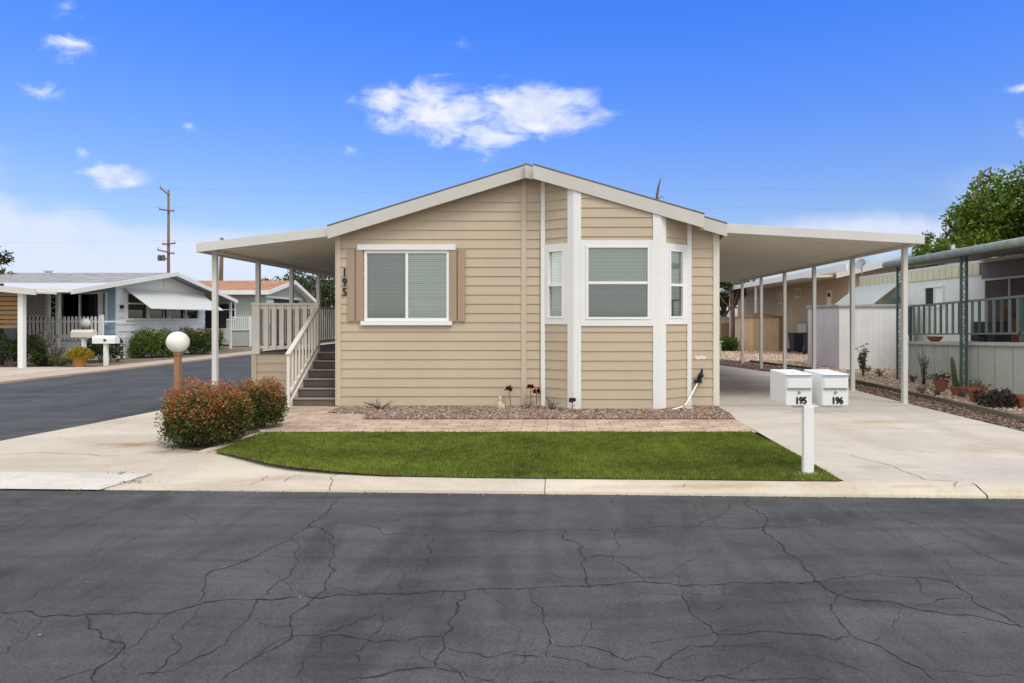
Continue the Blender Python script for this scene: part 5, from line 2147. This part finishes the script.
small_win(37.2, .9, 2.85, 3.35)
small_win(40.2, .6, 2.6, 3.3)
small_win(45.0, 1.0, 1.2, 3.1)
mb = MB()
mb.box(12.9, 12.995, 32.5, 33.0, 2.2, 3.05)
mb.build('wall_lamp', OFFWHITE, th)
mb = MB()
mb.box(12.88, 12.899, 32.6, 32.9, 2.75, 2.95)
mb.build('lamp_glass', DARKIN, th)
# satellite dish on its roof
sd = thing('satellite_dish', 'grey satellite dish on a short mast above the neighbour roof', 'dish', (12.9, 29.2, 3.6))
mb = MB()
mb.lathe([(.02, 0), (.2, .03), (.34, .10), (.40, .16), (.39, .17), (.32, .12), (.18, .05), (.02, .02)], (0, 0, 0), 20)
d_ = mb.build('dish', GREYMETAL, sd, local=True, smooth=True)
d_.rotation_euler = (R(65), 0, R(-60))
d_.location = (0, 0, .42)
d_.scale = (.62, .62, .62)
mb = MB()
mb.tube([(0, 0, 0), (0, 0, .42)], .03, 8)
mb.tube([(0, 0, .3), (.30, -.05, .62)], .015, 6)
mb.build('mast', GREYMETAL, sd, local=True)

# tan garden shed
ts = thing('tan_shed', 'small tan grooved garden shed with a brown roof under tan house awning', 'shed', (10.4, 35.6, 0))
mb = MB()
mb.prism([(9.55, 35.9), (10.0, 35.4), (11.35, 35.4), (11.75, 35.9), (11.75, 37.3), (9.55, 37.3)], 'z', 0, 1.78)
mb.build('wall', SHEDTAN, ts)
mb = MB()
b0 = [(9.45, 35.85), (9.95, 35.3), (11.40, 35.3), (11.85, 35.85), (11.85, 37.4), (9.45, 37.4)]
vs = [(p_[0], p_[1], 1.78) for p_ in b0] + [(10.65, 36.4, 2.06)]
mb.add(vs, [(0, 1, 2, 3, 4, 5)] + [(i, (i + 1) % 6, 6) for i in range(6)])
mb.build('roof', mat('brown_roof', (.20, .12, .08), .8, .15, 3), ts)


# bins
def bin_(label, c, m, h=1.05):
    t = thing('wheeled_bin', label, 'bin', c, random.uniform(-.3, .3), 'bins by the tan house')
    mb = MB()
    mb.hexa([(-.22, -.26, .08), (.22, -.26, .08), (.22, .2, .08), (-.22, .2, .08), (-.29, -.33, h), (.29, -.33, h), (.29, .33, h), (-.29, .33, h)])
    mb.build('body', m, t, local=True, bevel=.02)
    mb = MB()
    mb.box(-.31, .31, -.36, .36, h, h + .05)
    mb.build('lid', m, t, local=True, bevel=.015)
    for s_ in (-1, 1):
        mb = MB()
        mb.tube([(s_ * .24, .22, .1), (s_ * .30, .22, .1)], .1, 12)
        mb.build('wheel', BLACK, t, local=True)


BINB = mat('bin_blue_black', (.02, .03, .05), .5, .1, 4)
bin_('dark blue wheeled bin beside the tan shed', (11.75, 34.0, 0), BINB, .95)
bin_('black wheeled bin next to the white shed wall', (11.9, 32.3, 0), BLACK, 1.0)
gx = thing('garden_chair', 'pale folded chair leaning on the tan wall above the bins', 'chair', (12.3, 35.6, 0))
mb = MB()
mb.tube([(12.2, 35.4, 0), (12.35, 35.3, 1.5), (12.75, 35.3, 1.5), (12.6, 35.4, 0)], .03, 8)
mb.build('frame', GREYMETAL, gx)
mb = MB()
mb.box(12.28, 12.72, 35.25, 35.31, .85, 1.45)
mb.build('backrest', WHITE, gx)
# utility box, bush, low wall, fence behind the carport
ub = thing('utility_box', 'pale green utility box at the back corner of driveway', 'utility box', (7, 31.5, 0))
mb = MB()
mb.box(6.6, 7.38, 31.2, 31.9, 0, .62)
ubm = mb.build('body', UTILG, ub, bevel=.02)
mb = MB()
mb.box(6.55, 7.43, 31.15, 31.95, .62, .68)
mb.build('lid', UTILG, ub, bevel=.02)
bush('strappy_bush', 'bright green grassy bush behind the driveway', 'bush', (X(728, 36), 36, 0), .55, .5, .62, 1500, .2, [(.06, .13, .02), (.09, .17, .03), (.04, .08, .015)], [(.10, .18, .03), (.06, .13, .02)], None, None, lumps=16, up=1.2)
fw = thing('low_wall', 'beige low wall with tan wooden gate behind the carport', 'wall', (9, 44, 0))
mb = MB()
mb.box(5.0, 12.9, 44.0, 44.2, 0, 1.75)
mb.build('wall', BEIGEWALL, fw)
mb = MB()
mb.box(5.0, 12.9, 43.95, 44.25, 1.75, 1.83)
mb.build('coping', BEIGEWALL, fw)
mb = MB()
mb.box(10.35, 11.25, 43.93, 43.99, 0, 1.45)
mb.build('gate', FENCETAN, fw)

# ================================================================== LEFT SIDE OF THE STREET
BX = -19.2
bh = thing('blue_house', 'pale blue mobile home with grey shingle roof and white window awning', 'house', (BX, 29.5, 0))
mb = MB()
GR = WallFrame((BX, 29.5), (BX, 36.9))     # outward +X
rb = lambda y: 3.93 - (.165 * (33.1 - y) if y < 33.1 else .19 * (y - 33.1))
tops = [(.165, 3.93 - .165 * (33.1 - 29.5) - .1), (-.19, 3.93 + .19 * (33.1 - 29.5) - .1)]
siding(mb, (BX, 29.5), (BX, 36.9), .85, 2.98, [(.65, 6.7, 1.62, 2.9)], tops, .3, .25, .035)
mb.build('gable_siding', BLUELIT, bh, recalc=False)
mb = MB()
mb.add([(BX, 29.5, 2.98), (BX, 36.9, 2.98)] + [(BX, y, rb(y) - .1) for y in (36.9, 33.1, 29.5)], [(0, 1, 2, 3, 4)])
mb.box(BX - .01, BX + .03, 29.45, 36.95, -.04, .85)
mb.box(BX + .005, BX + .03, 29.48, 29.62, .85, 2.98)
mb.box(BX + .005, BX + .02, 33.05, 33.12, .85, 3.8)
mb.build('gable_panel', WHITE, bh)
mb = MB()
siding(mb, (-36, 29.5), (BX, 29.5), 0, 3.2, [(X(60, 29.5) + 36, X(101, 29.5) + 36, .95, 2.86), (X(101.5, 29.5) + 36, X(107.5, 29.5) + 36, 1.45, 2.86)], [], .25, .05, .03)
siding(mb, (BX, 36.9), (-36, 36.9), 0, 3.1, [], [], .2, .05, .02)
mb.build('side_siding', BLUESHADE, bh, recalc=False)


def gable_roof(xa, xb, y0, ym, y1, z0, zm, z1, th_, m, parent, name='roof'):
    mb = MB()
    mb.hexa([(xa, y0, z0 - th_), (xb, y0, z0 - th_), (xb, ym, zm - th_), (xa, ym, zm - th_), (xa, y0, z0), (xb, y0, z0), (xb, ym, zm), (xa, ym, zm)])
    mb.hexa([(xa, ym, zm - th_), (xb, ym, zm - th_), (xb, y1, z1 - th_), (xa, y1, z1 - th_), (xa, ym, zm), (xb, ym, zm), (xb, y1, z1), (xa, y1, z1)])
    return mb.build(name, m, parent)


gable_roof(-36, -18.55, 28.55, 33.1, 39.2, rb(28.55), 3.93, rb(39.2), .07, SHINGLE2, bh)
mb = MB()
for (ya, yb_) in ((25.9, 33.1), (33.1, 39.25)):
    za, zb_ = rb(ya) if ya > 26 else 2.87, rb(yb_)
    if ya < 26:
        za, zb_ = 2.80, 3.95
    mb.hexa([(-18.55, ya, za - .17), (-18.5, ya, za - .17), (-18.5, yb_, zb_ - .17), (-18.55, yb_, zb_ - .17), (-18.55, ya, za + .02), (-18.5, ya, za + .02), (-18.5, yb_, zb_ + .02), (-18.55, yb_, zb_ + .02)])
mb.build('fascia', WHITE, bh)
mb = MB()
mb.hexa([(-36, 25.9, 2.72), (-18.56, 25.9, 2.72), (-18.56, 28.54, 3.13), (-36, 28.54, 3.13), (-36, 25.9, 2.79), (-18.56, 25.9, 2.79), (-18.56, 28.54, 3.20), (-36, 28.54, 3.20)])
mb.build('porch_roof', ALU, bh)
mb = MB()
mb.box(-36, -18.56, 25.84, 25.9, 2.70, 2.84)
mb.build('porch_fascia', WHITE, bh)
for (xx) in (-20.95, -20.55):
    mb = MB()
    mb.box(xx - .06, xx + .06, 27.90, 28.02, .0, 3.0)
    mb.build('porch_post', WHITE, bh)
mb = MB()
for k in range(9):
    z = .95 + k * .22
    s_ = 1 if k % 2 else -1
    mb.bar((-20.75 - .14 * s_, 27.96, z), (-20.75 + .14 * s_, 27.96, z + .2), .02, .02)
mb.build('post_scrollwork', WHITE, bh)
# sliding door with window, in the wall facing the camera
WD = WallFrame((-36, 29.5), (BX, 29.5))
d0 = X(60, 29.5) + 36
d1 = X(101, 29.5) + 36
make_window(bh, WD, d0, d1, .95, 2.86, ('v', (X(80, 29.5) + 36)), .09, blind=False, glass=GLASSD, frame=WHITE, out0=.0, out1=.07, name='sliding_door')
mb = MB()
mb.box(X(60, 29.5), X(101, 29.5), 29.62, 29.63, .9, 2.9)
mb.build('door_dark', DARKIN, bh)
mb = MB()
mb.box(X(82, 29.5), X(100, 29.5), 29.60, 29.61, 1.0, 2.85)
mb.build('curtain', mat('green_curtain', (.09, .12, .06), .8, .3, 4, stretch=(9, 1, .2)), bh)
make_window(bh, WD, X(101.5, 29.5) + 36, X(107.5, 29.5) + 36, 1.45, 2.86, ('h', 2.1), .06, blind=True, glass=GLASS, frame=WHITE, out0=.0, out1=.07)
# gable window band and its awning
tg = lambda y: y - 29.5
make_window(bh, GR, tg(30.15), tg(36.2), 1.62, 2.90, ('v', tg(31.7)), .10, blind=False, glass=GLASSD, frame=WHITE, out0=.0, out1=.08)
mb = MB()
mb.box(BX - .13, BX - .12, 30.0, 36.4, 1.5, 2.95)
mb.build('window_dark', DARKIN, bh)
mb = MB()
for yy in (31.7, 33.4, 34.9):
    mb.box(BX + .05, BX + .11, yy - .06, yy + .06, 1.7, 2.8)
mb.box(BX + .05, BX + .10, 30.25, 31.7, 2.35, 2.42)
mb.build('window_mullion', WHITE, bh)
mb = MB()
mb.hexa([(BX + .06, 30.0, 3.03), (BX + 1.25, 30.0, 2.13), (BX + 1.25, 36.4, 2.13), (BX + .06, 36.4, 3.03), (BX + .06, 30.0, 3.06), (BX + 1.25, 30.0, 2.17), (BX + 1.25, 36.4, 2.17), (BX + .06, 36.4, 3.06)])
mb.build('window_awning', mat('awning_ribbed', (.60, .62, .60), .55, .05, 2, stretch=(1, 9, 1)), bh)
mb = MB()
mb.box(BX + .025, BX + .12, 29.75, 29.9, 2.15, 2.3)
mb.build('wall_lamp', BLACK, bh)
mb = MB()
mb.lathe([(.12, 0), (.12, .18), (.2, .2), (.2, .26), (.02, .3)], (X(56, 33), 32.5, 3.75), 12)
mb.build('roof_vent', ALU, bh)

# picket fence porch
pf = thing('picket_porch', 'white picket railing and white skirted deck of the blue house', 'porch', (-20, 28, 0))
mb = MB()
mb.box(-22.0, -18.72, 27.96, 29.4, 0, .76)
mb.build('skirting', WHITE, pf)
mb = MB()
mb.box(-22.0, -18.7, 27.90, 27.94, .92, 1.0)
mb.box(-22.0, -18.7, 27.90, 27.94, 1.55, 1.62)
mb.box(-18.74, -18.7, 27.95, 29.4, .92, 1.0)
mb.box(-18.74, -18.7, 27.95, 29.4, 1.55, 1.62)
mb.build('rail', WHITE, pf)
for k in range(21):
    x = -22.0 + k * .158
    mb = MB()
    mb.prism([(x, .82), (x + .085, .82), (x + .085, 1.74), (x + .042, 1.81), (x, 1.74)], 'y', 27.86, 27.89)
    mb.build('picket', WHITE, pf)
mb = MB()
mb.box(-18.78, -18.66, 27.84, 27.96, .0, 1.86)
mb.build('post', WHITE, pf)
mb = MB()
mb.box(-22.3, -21.0, 28.6, 28.65, .78, 2.85)
mb.build('porch_shade_sheet', DARKIN, pf)  # near-black sheet added behind the lattice, standing in for porch shade
# lattice
lt = thing('lattice_panel', 'white diagonal lattice panel left of the picket porch', 'lattice', (-21.5, 28.2, 1.8))
mb = MB()
x0, x1, z0, z1 = -22.2, -21.05, 1.80, 2.80
w_, h_ = x1 - x0, z1 - z0
for k in range(-8, 11):
    for s_ in (1, -1):
        a = k * .14
        # line x = a + t, z = t
        t0, t1 = max(0, -a), min(h_, w_ - a)
        if t1 - t0 > .03:
            p_ = (x0 + a + t0, t0) if s_ > 0 else (x1 - a - t0, t0)
            q_ = (x0 + a + t1, t1) if s_ > 0 else (x1 - a - t1, t1)
            mb.bar((p_[0], 28.1 + .008 * s_, z0 + p_[1]), (q_[0], 28.1 + .008 * s_, z0 + q_[1]), .012, .04)
mb.build('slat', WHITE, lt)
mb = MB()
for (a, b) in (((x0, z0), (x1, z0)), ((x0, z1), (x1, z1)), ((x0, z0), (x0, z1)), ((x1, z0), (x1, z1))):
    mb.bar((a[0], 28.1, a[1]), (b[0], 28.1, b[1]), .05, .05)
mb.build('frame', WHITE, lt)

# nearest left carport with honey slats
hc = thing('slat_carport', 'white carport corner with honey coloured wooden slats at far left', 'carport', (-18.9, 24, 0))
mb = MB()
mb.hexa([(-27, 23.7, 3.40), (-18.2, 23.7, 2.58), (-18.2, 24.7, 2.58), (-27, 24.7, 3.40), (-27, 23.7, 3.47), (-18.2, 23.7, 2.65), (-18.2, 24.7, 2.65), (-27, 24.7, 3.47)])
mb.build('roof_panel', UNDER, hc)
mb = MB()
mb.hexa([(-27, 23.62, 3.34), (-18.16, 23.62, 2.52), (-18.16, 23.69, 2.52), (-27, 23.69, 3.34), (-27, 23.62, 3.55), (-18.16, 23.62, 2.73), (-18.16, 23.69, 2.73), (-27, 23.69, 3.55)])
mb.build('fascia', ALU, hc)
mb = MB()
mb.box(-18.98, -18.80, 23.9, 24.06, -.03, 2.62)
mb.build('post', WHITE, hc)
for k in range(8):
    mb = MB()
    mb.box(-26, -19.5, 24.6, 24.63, 1.36 + k * .165, 1.36 + k * .165 + .125)
    mb.build('slat', HONEY, hc)
mb = MB()
mb.box(-26, -20.6, 25.2, 25.3, 0, 3.0)
mb.build('back_wall', DARKIN, hc)

HG = [(.04, .065, .018), (.06, .09, .022), (.03, .045, .014)]
bush('dark_hedge', 'dark green hedge below the honey slats at far left', 'hedge', (X(6, 24.2), 24.5, -.03), 1.5, .4, 1.35, 3500, .12, HG, HG, None, None, lumps=24)
twiggy('dry_shrub', 'tall brownish twiggy shrub right of the white carport post', (X(38, 25.4), 25.4, -.03), 1.45, .75, 40, 500, .11, [(.13, .12, .05), (.10, .10, .05), (.20, .16, .09)], 'bush', stemc=DRY, rr=.012)
twiggy('dry_shrub', 'grey twiggy shrub by the black pot before the picket porch', (X(54, 25.8), 25.8, -.03), .85, .6, 34, 260, .10, [(.20, .19, .16), (.14, .13, .10)], 'bush', stemc=DRY, rr=.012)
p = pot('black_pot', 'black plastic pot beside the grey twiggy shrub', (X(46, 25.2), 25.2, -.03), .33, .35, None, BLACK)
bush('low_shrub', 'low olive shrub left of the yellow flower pot', 'bush', (X(60, 25.0), 25.0, -.03), .55, .35, .36, 700, .09, [(.12, .15, .04), (.08, .10, .03)], [(.15, .17, .05)], None, None, lumps=10)
p = pot('mum_pot', 'orange terracotta pot full of yellow chrysanthemums', (X(80, 24.6), 24.6, -.03), .25, .42, None, mat('orange_pot', (.42, .19, .05), .7, .12, 5))
MUM = [(.42, .30, .02), (.52, .38, .035), (.22, .21, .03), (.32, .25, .025)]
n = 2600
D = unit(rng.normal(size=(n, 3)) * np.array([1, 1, .9]))
D[:, 2] = np.abs(D[:, 2])
P = D * np.array([.40, .38, .34]) * rng.uniform(.75, 1.0, (n, 1)) + np.array([0, 0, .34])
leaves('foliage', P, rng.uniform(.05, .09, n), tints(n, MUM, None, .3), LEAF, p, outward=D, local=True, aspect=.7)
bush('low_hedge', 'dark green shrub behind the distant mailboxes', 'bush', (X(103, 27.2), 27.2, -.03), 1.05, .5, 1.12, 2600, .11, HG, [(.09, .13, .03), (.06, .09, .022)], None, None, lumps=20)
bush('gable_hedge', 'dense green hedge under the blue house awning, left half', 'hedge', (X(156, 31), 30.8, -.03), .95, 1.2, 1.22, 6000, .12, [(.09, .15, .025), (.13, .20, .035), (.06, .10, .02)], [(.21, .28, .05), (.14, .21, .04)], None, None, lumps=26)
bush('gable_hedge', 'green hedge with orange and yellow blooms, beside the globe lamp', 'hedge', (X(192, 33.5), 33.6, -.03), 1.0, 1.3, 1.22, 6000, .12, [(.045, .08, .018), (.07, .11, .022), (.035, .06, .015)], [(.34, .16, .02), (.09, .13, .03), (.30, .22, .03), (.07, .11, .022)], None, [.18, .36, .14, .32], lumps=26)
bush('gable_hedge', 'shrub with orange blooms at the far end of the blue gable', 'hedge', (X(214, 37.5), 37.5, -.03), .6, .7, 1.2, 1500, .12, [(.045, .08, .018), (.07, .11, .022)], [(.36, .17, .02), (.09, .13, .03)], None, None, lumps=14)


# houses farther up the street
def street_house(label, y0, ym, y1, zm, ze, wallm, roofm, zfar=None, side=()):
    t = thing('street_house', label, 'house', (-19, y0, 0), 0)
    mb = MB()
    x = -19.0
    yw0, yw1 = y0 + .8, y1 - .8
    f = lambda y: zm - (zm - ze) * abs(y - ym) / (ym - y0) - .1
    siding(mb, (x, yw0), (x, yw1), 0, zm, [], [((zm - ze) / (ym - y0), f(ym) - (zm - ze) / (ym - y0) * (ym - yw0)), (-(zm - ze) / (ym - y0), f(ym) + (zm - ze) / (ym - y0) * (ym - yw0))], .2, .05, .02)
    siding(mb, (-36, yw0), (x, yw0), 0, ze, side, [], .2, .05, .02)
    siding(mb, (x, yw1), (-36, yw1), 0, ze, [], [], .2, .05, .02)
    mb.build('wall', wallm, t, recalc=False)
    zf_ = zfar or ze
    gable_roof(-36, -18.45, y0, ym, y1, ze, zm, zf_, .08, roofm, t)
    mb = MB()
    for (ya, za, yb_, zb_) in ((y0, ze, ym, zm), (ym, zm, y1, zf_)):
        mb.hexa([(-18.44, ya, za - .24), (-18.38, ya, za - .24), (-18.38, yb_, zb_ - .24), (-18.44, yb_, zb_ - .24), (-18.44, ya, za + .02), (-18.38, ya, za + .02), (-18.38, yb_, zb_ + .02), (-18.44, yb_, zb_ + .02)])
    mb.box(-36, -18.45, y0 - .05, y0 - .001, ze - .26, ze + .02)
    mb.build('fascia', WHITE, t)
    wf = WallFrame((x, yw0), (x, yw1))
    return t, wf, yw0


h2, wf, yw = street_house('sage grey house with orange shingle roof up the side street', 43.3, 47.5, 51.9, 4.36, 3.50, SAGE, SHINGLE3, 3.0, [(36 - 22.3, 36 - 20.9, 1.6, 3.0), (36 - 26.5, 36 - 22.6, .8, 3.0)])
mb = MB()
wf.box(mb, 45.2 - yw, 49.6 - yw, .0, .04, 0, 3.05)
mb.build('porch_shade_panel', DARKIN, h2)  # flat near-black panel paints the recess's shade onto the gable wall
mb = MB()
wf.box(mb, 44.0 - yw, 50.0 - yw, .0, .12, 3.05, 3.2)
wf.box(mb, 44.05 - yw, 45.15 - yw, .03, .09, 1.3, 2.9)
mb.build('porch_trim', WHITE, h2)
gable_roof(-36, -18.46, 43.32, 47.5, 51.88, 3.40, 4.26, 2.90, .02, WHITE, h2, 'soffit')
WS = WallFrame((-36, yw), (-19, yw))
make_window(h2, WS, 36 - 22.3, 36 - 20.9, 1.6, 3.0, ('h', 2.3), .09, blind=False, glass=GLASSD, frame=WHITE, out0=0, out1=.07)
mb = MB()
mb.box(-22.4, -20.8, yw + .12, yw + .13, 1.5, 3.1)
mb.build('window_dark', DARKIN, h2)
mb = MB()
mb.box(-26.6, -22.5, yw + .2, yw + .21, .7, 3.1)
mb.build('side_shade_sheet', DARKIN, h2)  # near-black sheet standing in for the shade inside this recess
mb = MB()
mb.lathe([(.25, 0), (.25, .12), (.1, .16)], (-24.5, 44.6, 3.72), 10)
mb.build('roof_vent', WOODBROWN, h2)
rp = thing('white_railing', 'small white railing porch in front of the sage house', 'railing', (-20, 42.5, 0))
mb = MB()
for z in (1.02, 1.8):
    mb.box(-20.5, -19.3, 42.45, 42.5, z - .03, z + .03)
mb.build('rail', WHITE, rp)
for k in range(9):
    mb = MB()
    mb.box(-20.45 + k * .135, -20.41 + k * .135, 42.46, 42.49, 1.05, 1.78)
    mb.build('baluster', WHITE, rp)
for xx in (-20.55, -19.3):
    mb = MB()
    mb.box(xx, xx + .09, 42.43, 42.52, -.03, 1.85)
    mb.build('post', WHITE, rp)
mb = MB()
mb.box(-20.5, -19.3, 42.52, 44, .0, .98)
mb.build('deck', SAGE, rp)
dl = thing('carport_screen', 'dark lattice screen under the far eave of the blue house', 'screen', (-18.9, 39, 0))
mb = MB()
mb.box(X(204, 39.2), X(226, 39.2), 39.2, 39.26, 1.15, 2.2)
mb.build('panel', mat('dark_mesh', (.045, .045, .045), .8, .1, 5), dl)
mb = MB()
mb.box(X(203, 39.2), X(229, 39.2), 39.15, 39.3, .55, 1.14)
mb.build('low_wall', WHITE, dl)
mb = MB()
mb.box(X(229.5, 39.2), X(231.5, 39.2), 39.15, 39.26, -.03, 2.7)
mb.build('post', WHITE, dl)


# ------------------------------------------------------------------ poles and wires
def pole(label, x, y, h, arms, r=.13, lean=0, wood=None):
    t = thing('utility_pole', label, 'utility pole', (x, y, -.1), 0, 'wooden utility poles')
    mb = MB()
    mb.tube([(x, y, -.1), (x + lean * .5, y, h * .5), (x + lean, y, h)], [r * 1.3, r * 1.1, r * .8], 10)
    mb.build('pole', wood or POLEWOOD, t, smooth=True)
    for (z, xa, xb_, dz_) in arms:
        mb = MB()
        mb.bar((x + xa, y - .2, z + dz_), (x + xb_, y - .2, z - dz_), .11, .14)
        a_ = mb.build('crossarm', POLEWOOD, t)
        mb = MB()
        for q in (xa + .05, xb_ - .05):
            mb = MB()
            mb.tube([(x + q, y - .2, z + (dz_ if q < 0 else -dz_) + .06), (x + q, y - .2, z + (dz_ if q < 0 else -dz_) + .28)], [.06, .04], 6)
            mb.build('insulator', GREYMETAL, a_)
    return t


yp = 70
pl1 = pole('tall wooden utility pole with cross arms behind the blue house', X(168.5, yp), yp, Z(190, yp), [(Z(190, yp) - .15, -.75, .1, .35), (Z(210.5, yp), -.85, .7, .1), (Z(244, yp), -.5, .8, -.05), (Z(252, yp), -1.0, .7, .2)])
mb = MB()
for dx_ in (-.36, -.75):
    mb.lathe([(.16, 0), (.18, .1), (.18, .5), (.12, .6)], (X(168.5, yp) + dx_, yp - .3, Z(261, yp)), 10)
mb.bar((X(168.5, yp) - .8, yp - .25, Z(259, yp)), (X(168.5, yp), yp - .1, Z(259, yp)), .12, .12)
mb.build('transformer', mat('dark_transformer', (.10, .105, .11), .6, .1, 4), pl1)
pole('dark utility pole rising behind the patio cover', X(219.5, 60), 60, Z(238, 60), [], .17, X(222, 60) - X(219.5, 60), BARK)
WIRE = mat('wire_black', (.03, .03, .035), .6, .1, 2)
for k, (z, lab) in enumerate(((Z(190, yp) + .15, 'topmost thin overhead power line across the sky'), (Z(210.5, yp) + .3, 'middle thin overhead power line across the sky'), (Z(243, yp) + .25, 'lowest thin overhead power line across the sky'))):
    mb = MB()
    pts_ = []
    for seg, (xa, xb_) in enumerate(((-140, X(168.5, yp)), (X(168.5, yp), 20), (20, 100))):
        for i in range(13):
            f = i / 12
            pts_.append((xa + (xb_ - xa) * f, yp - .2, z - .5 * 4 * f * (1 - f)))
    mb.tube(pts_, .004, 4)
    o = mb.build('power_line', WIRE)
    tag(o, lab, 'power line', 'overhead power lines')

# distant trees closing the horizon, each a tree
for k, (u, yy, hh) in enumerate(((-60, 95, 6), (120, 120, 4.6), (60, 130, 5), (600, 130, 5), (660, 125, 5.5), (700, 118, 6), (880, 110, 6), (1120, 100, 8), (200, 140, 5), (340, 110, 5.6))):
    tree('distant_tree', 'distant dark green tree behind the rooftops', (X(u, yy), yy, -.1), hh, hh * .42, 900, .6, TD, [.3, .3, .2, .2], .2, .6, 16, group='distant trees behind rooftops', limbs=4)

for (u, v, lab) in ((131, 480, 'flat olive weed growing in the apron joint, the larger one'), (120, 472.5, 'small flat weed at the top end of the apron joint'), (74, 489, 'small weed at the edge of road and pale apron')):
    g = G(u, v, -.04)
    n = 90
    n = 34
    P = np.array([g[0], g[1], zf(g[0], g[1]) + .008]) + rng.normal(size=(n, 3)) * np.array([.09 if u == 131 else .06, .025, .004])
    P[:, 2] = np.maximum(P[:, 2], zf(g[0], g[1]) + .006)
    o = leaves('joint_weed', P, .024, tints(n, [(.13, .14, .05), (.20, .18, .08), (.09, .11, .03)]), LEAF)
    tag(o, lab, 'weed', 'weeds in the concrete joints')

# fallen leaves and litter on road and concrete
P = np.array([G(u, v, 0) for (u, v) in ((60, 437), (92, 429), (24, 458), (88, 570), (300, 584), (965, 617), (40, 620), (815, 517), (340, 471))])
P[:, 2] = np.where(P[:, 1] < 6.7, RZ + .006, .004)
n = len(P)
q = rng.normal(size=(400, 1))
lx = rng.uniform(-5, 5, 220)
ly = np.array([EDGE(x) for x in lx]) - np.abs(rng.normal(0, .035, 220))
P2 = np.column_stack([lx, ly, np.full(220, RZ + .005)])
P = np.concatenate([P, P2])
o = stones('litter', P, np.concatenate([np.full(n, .009), rng.uniform(.004, .012, 220)]), tints(len(P), [(.30, .22, .12), (.42, .34, .2), (.20, .15, .09)]))
tag(o, 'dry leaf crumbs and grit along the gutter', 'debris', kind='stuff')
fl = leaves('flower_petal', np.array([G(684, 487, 0)] * 12) + rng.normal(size=(12, 3)) * .006 + np.array([0, 0, .012]), .016, tints(12, [(.5, .03, .06)]), DRYLEAF)
tag(fl, 'tiny fallen pink petal lying on the kerb', 'petal')
